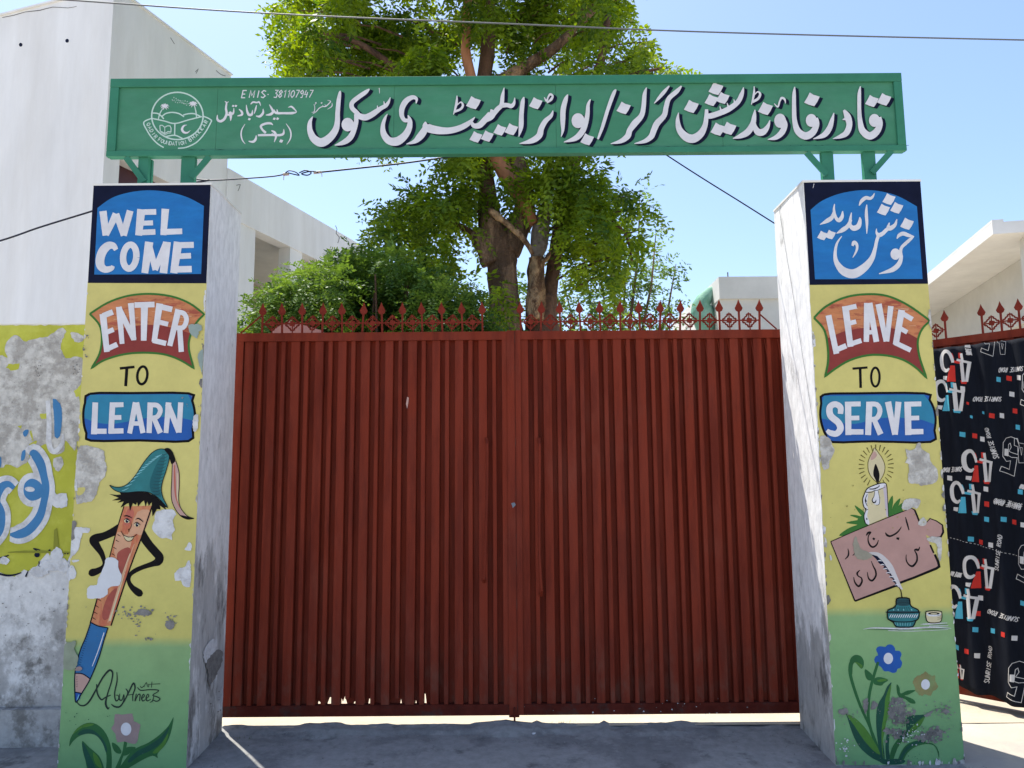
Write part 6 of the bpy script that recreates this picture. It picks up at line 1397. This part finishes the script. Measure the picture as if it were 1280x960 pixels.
for (x, y, q) in top: 
    for _ in range(3): a_ = rt_.uniform(0, 6.28); k_ = rt_.uniform(.3, .75) * q; cl.append(pc(x + k_ * math.cos(a_), y + k_ * math.sin(a_), q * rt_.uniform(.38, .6), TY + rt_.uniform(-1.0, 1.6), 1.0))
    if rt_.random() < .45: cl.append(pc(x + rt_.uniform(-10, 10), y + rt_.uniform(-8, 8), q * .8, TY + rt_.uniform(.8, 2.2), .5))
for (x, y, q) in low: 
    for _ in range(2): a_ = rt_.uniform(0, 6.28); k_ = rt_.uniform(.2, .7) * q; cl.append(pc(x + k_ * math.cos(a_), y + k_ * math.sin(a_), q * rt_.uniform(.5, .75), TY + rt_.uniform(-.9, .7), 1.0))
    if rt_.random() < .25: cl.append(pc(x + rt_.uniform(-6, 6), y + rt_.uniform(-5, 5), q * .8, TY + rt_.uniform(.6, 1.6), .5))
leaf_cloud('crown', cl, LEAF_A, T, 240, pairs=6, leaflet=(.088, .038), L=.27, droop=.9, seed=3, shell=.3)
mb = MB()
for i in range(120):
    c = rt_.choice(cl[:150]); d = Vector((rt_.gauss(0, 1), -abs(rt_.gauss(0, 1)), rt_.gauss(0.4, 1))).normalized(); p = Vector(c[:3]) + d * c[3] * 1.0
    q = rt_.uniform(.03, .055)
    for k in range(22):
        dd = Vector((rt_.gauss(0, 1), rt_.gauss(0, 1), abs(rt_.gauss(0, 1)) * .9 - .2)).normalized(); s_ = dd.orthogonal().normalized() * .0035
        mb.add([p - s_, p + s_, p + dd * q], [(0, 1, 2)])
mb.build('blossom', BLOSSOM, T)
# twigs
mb = MB()
for (x, y, q) in top[:34] + low:
    a = at_y(x + (620 - x) * .35, y + 16, TY + .2); b = at_y(x, y, TY); mb.tube([a, a.lerp(b, .5) + Vector((0, 0, .05)), b], [.016, .011, .005], 5)
mb.build('twigs', BARK_D, T)['kind'] = 'stuff'

# dense shrub, left
SBY = 7.2
Sb = empty('feathery_shrub', at_y(450, 640, SBY), 'dense dark green feathery shrub filling the space behind the left gate leaf', 'shrub', z=.1)
cl = []
for x, y, q in ((440, 360, 42), (400, 365, 38), (365, 385, 34), (335, 405, 28), (480, 350, 36), (515, 370, 38), (550, 392, 34), (585, 405, 28), (450, 335, 24), (420, 345, 26), (490, 330, 16), (380, 352, 20), (350, 368, 16), (325, 390, 16), (535, 355, 22), (570, 375, 20), (600, 392, 16), (470, 400, 46), (410, 410, 46), (520, 420, 46), (575, 430, 40), (350, 435, 40), (440, 450, 60), (540, 470, 50), (600, 450, 30), (312, 420, 20), (316, 450, 22)):
    cl.append(pc(x, y, q, SBY + rt_.uniform(-.5, .5), 1.0)); cl.append(pc(x + rt_.uniform(-12, 12), y + 10, q * .9, SBY + .9, .5))
leaf_cloud('foliage', cl, LEAF_B, Sb, 580, pairs=8, leaflet=(.050, .020), L=.20, droop=.35, seed=5, shell=.6, outward=1.0)
mb = MB()
for k in range(12):
    b = at_y(rt_.uniform(360, 570), rt_.uniform(340, 400), SBY + rt_.uniform(-.3, .3)); a = Vector((b.x * .5 + Sb.location.x * .5, SBY, .1)); mb.tube([a, a.lerp(b, .5) + Vector((rt_.uniform(-.1, .1), 0, .1)), b], [.035, .022, .008], 6)
mb.build('stem', BARK_D, Sb)
# loose pale tree, right, farther
FY = 12.5
Fr = empty('slender_tree', at_y(770, 640, FY), 'sparse light green tree standing farther back on the right', 'tree', z=.1)
cl = []
for x, y, q in ((800, 305, 14), (818, 322, 16), (835, 330, 10), (848, 328, 7), (800, 340, 20), (825, 350, 18), (845, 358, 9), (780, 360, 24), (810, 375, 22), (838, 380, 12), (750, 380, 26), (720, 365, 22), (730, 340, 18), (770, 330, 14), (700, 390, 24), (790, 395, 26), (830, 400, 20), (745, 405, 26), (808, 240, 5), (812, 256, 8), (822, 268, 7), (806, 275, 10), (825, 290, 9), (700, 350, 16), (690, 372, 14), (600, 385, 16), (655, 350, 14), (652, 380, 16), (575, 372, 14), (590, 350, 8), (760, 420, 40), (820, 430, 30), (700, 430, 40)):
    cl.append(pc(x, y, q, FY + rt_.uniform(-.8, .8), .5))
leaf_cloud('crown', cl, LEAF_C, Fr, 170, pairs=4, leaflet=(.085, .042), L=.22, droop=.3, seed=8, shell=.2)
mb = MB()
for (x, y) in ((800, 240), (820, 290), (845, 330), (780, 300), (750, 330), (730, 330), (700, 340), (830, 370), (765, 310)):
    a = at_y(765 + (x - 765) * .3, 560, FY); b = at_y(x, y, FY); P = [a, a.lerp(b, .4) + Vector((0, 0, .1)), a.lerp(b, .75) + Vector((.05, 0, 0)), b]; mb.tube([Vector((765 / 1e9 + a.x, FY, .1))] + P, [.06, .045, .03, .018, .006], 6)
mb.build('trunk', BARK, Fr)

# tufts of grass in the crack before the gate
mb = MB()
for (px, py, n_) in ((700, 905, 30), (712, 903, 20), (690, 907, 14), (1035, 907, 10), (300, 922, 6)):
    for k in range(n_):
        p = at_z(px + rt_.gauss(0, 7), py + rt_.uniform(-1, 2), .085); h = rt_.uniform(.008, .022); d = Vector((rt_.gauss(0, .5), rt_.gauss(0, .5), 1)).normalized()
        mb.add([p - Vector((.0012, 0, .005)), p + Vector((.0012, 0, -.005)), p + d * h], [(0, 1, 2)])
tag(mb.build('grass', GRASS), 'thin dry grass tufts at the broken edge under the gate', 'grass', kind='stuff')
mb = MB()
for k in range(420):
    q = rt_.random()
    if q < .45: x, y = rt_.uniform(-1.65, 1.6), 4.56 - abs(rt_.gauss(0, .10))
    elif q < .6: x, y = 1.60 - abs(rt_.gauss(0, .08)), rt_.uniform(4.1, 4.6)
    elif q < .75: x, y = -1.64 + abs(rt_.gauss(0, .08)), rt_.uniform(4.0, 4.6)
    elif q < .9: x, y = rt_.uniform(1.6, 2.4), 4.10 - abs(rt_.gauss(0, .05))
    else: x, y = rt_.uniform(-1.6, 3), rt_.uniform(3.7, 4.6)
    z = ground_z(x, y); h = rt_.uniform(.002, .007); p = Vector((x, y, z)); a = rt_.uniform(0, 6.28)
    c_ = [p + Vector((h * math.cos(a + t), h * math.sin(a + t), -.001)) * 1 for t in (0, 1.9, 4.0)] + [p + Vector((0, 0, h * .9))]
    mb.add(c_, [(0, 1, 3), (1, 2, 3), (2, 0, 3)])
tag(mb.build('gravel', CEMENT), 'loose grit scattered along the gate and pillar feet', 'gravel', kind='stuff')
# small loose stones and chips on the apron
for i, (px, py, q, lb) in enumerate(((668, 917, .012, 'small pale stone lying on the shaded apron'), (664, 915, .007, 'tiny pale chip beside the small stone on the apron'), (281, 913, .010, 'pale plaster chip at the foot of the left pillar'))):
    P = at_z(px, py, .085); mb = MB(); V = []
    for j in range(5):
        for k in range(7):
            a = 2 * math.pi * k / 7; t = j / 4 * math.pi; V.append(P + Vector((math.cos(a) * math.sin(t) * q * 1.3, math.sin(a) * math.sin(t) * q, math.cos(t) * q * .5)) * (1 + .2 * mnoise.noise(Vector((j, k, i)))))
    mb.add(V, [(j * 7 + k, j * 7 + (k + 1) % 7, (j + 1) * 7 + (k + 1) % 7, (j + 1) * 7 + k) for j in range(4) for k in range(7)])
    tag(mb.build('stone', LIMEW), lb, 'stone')
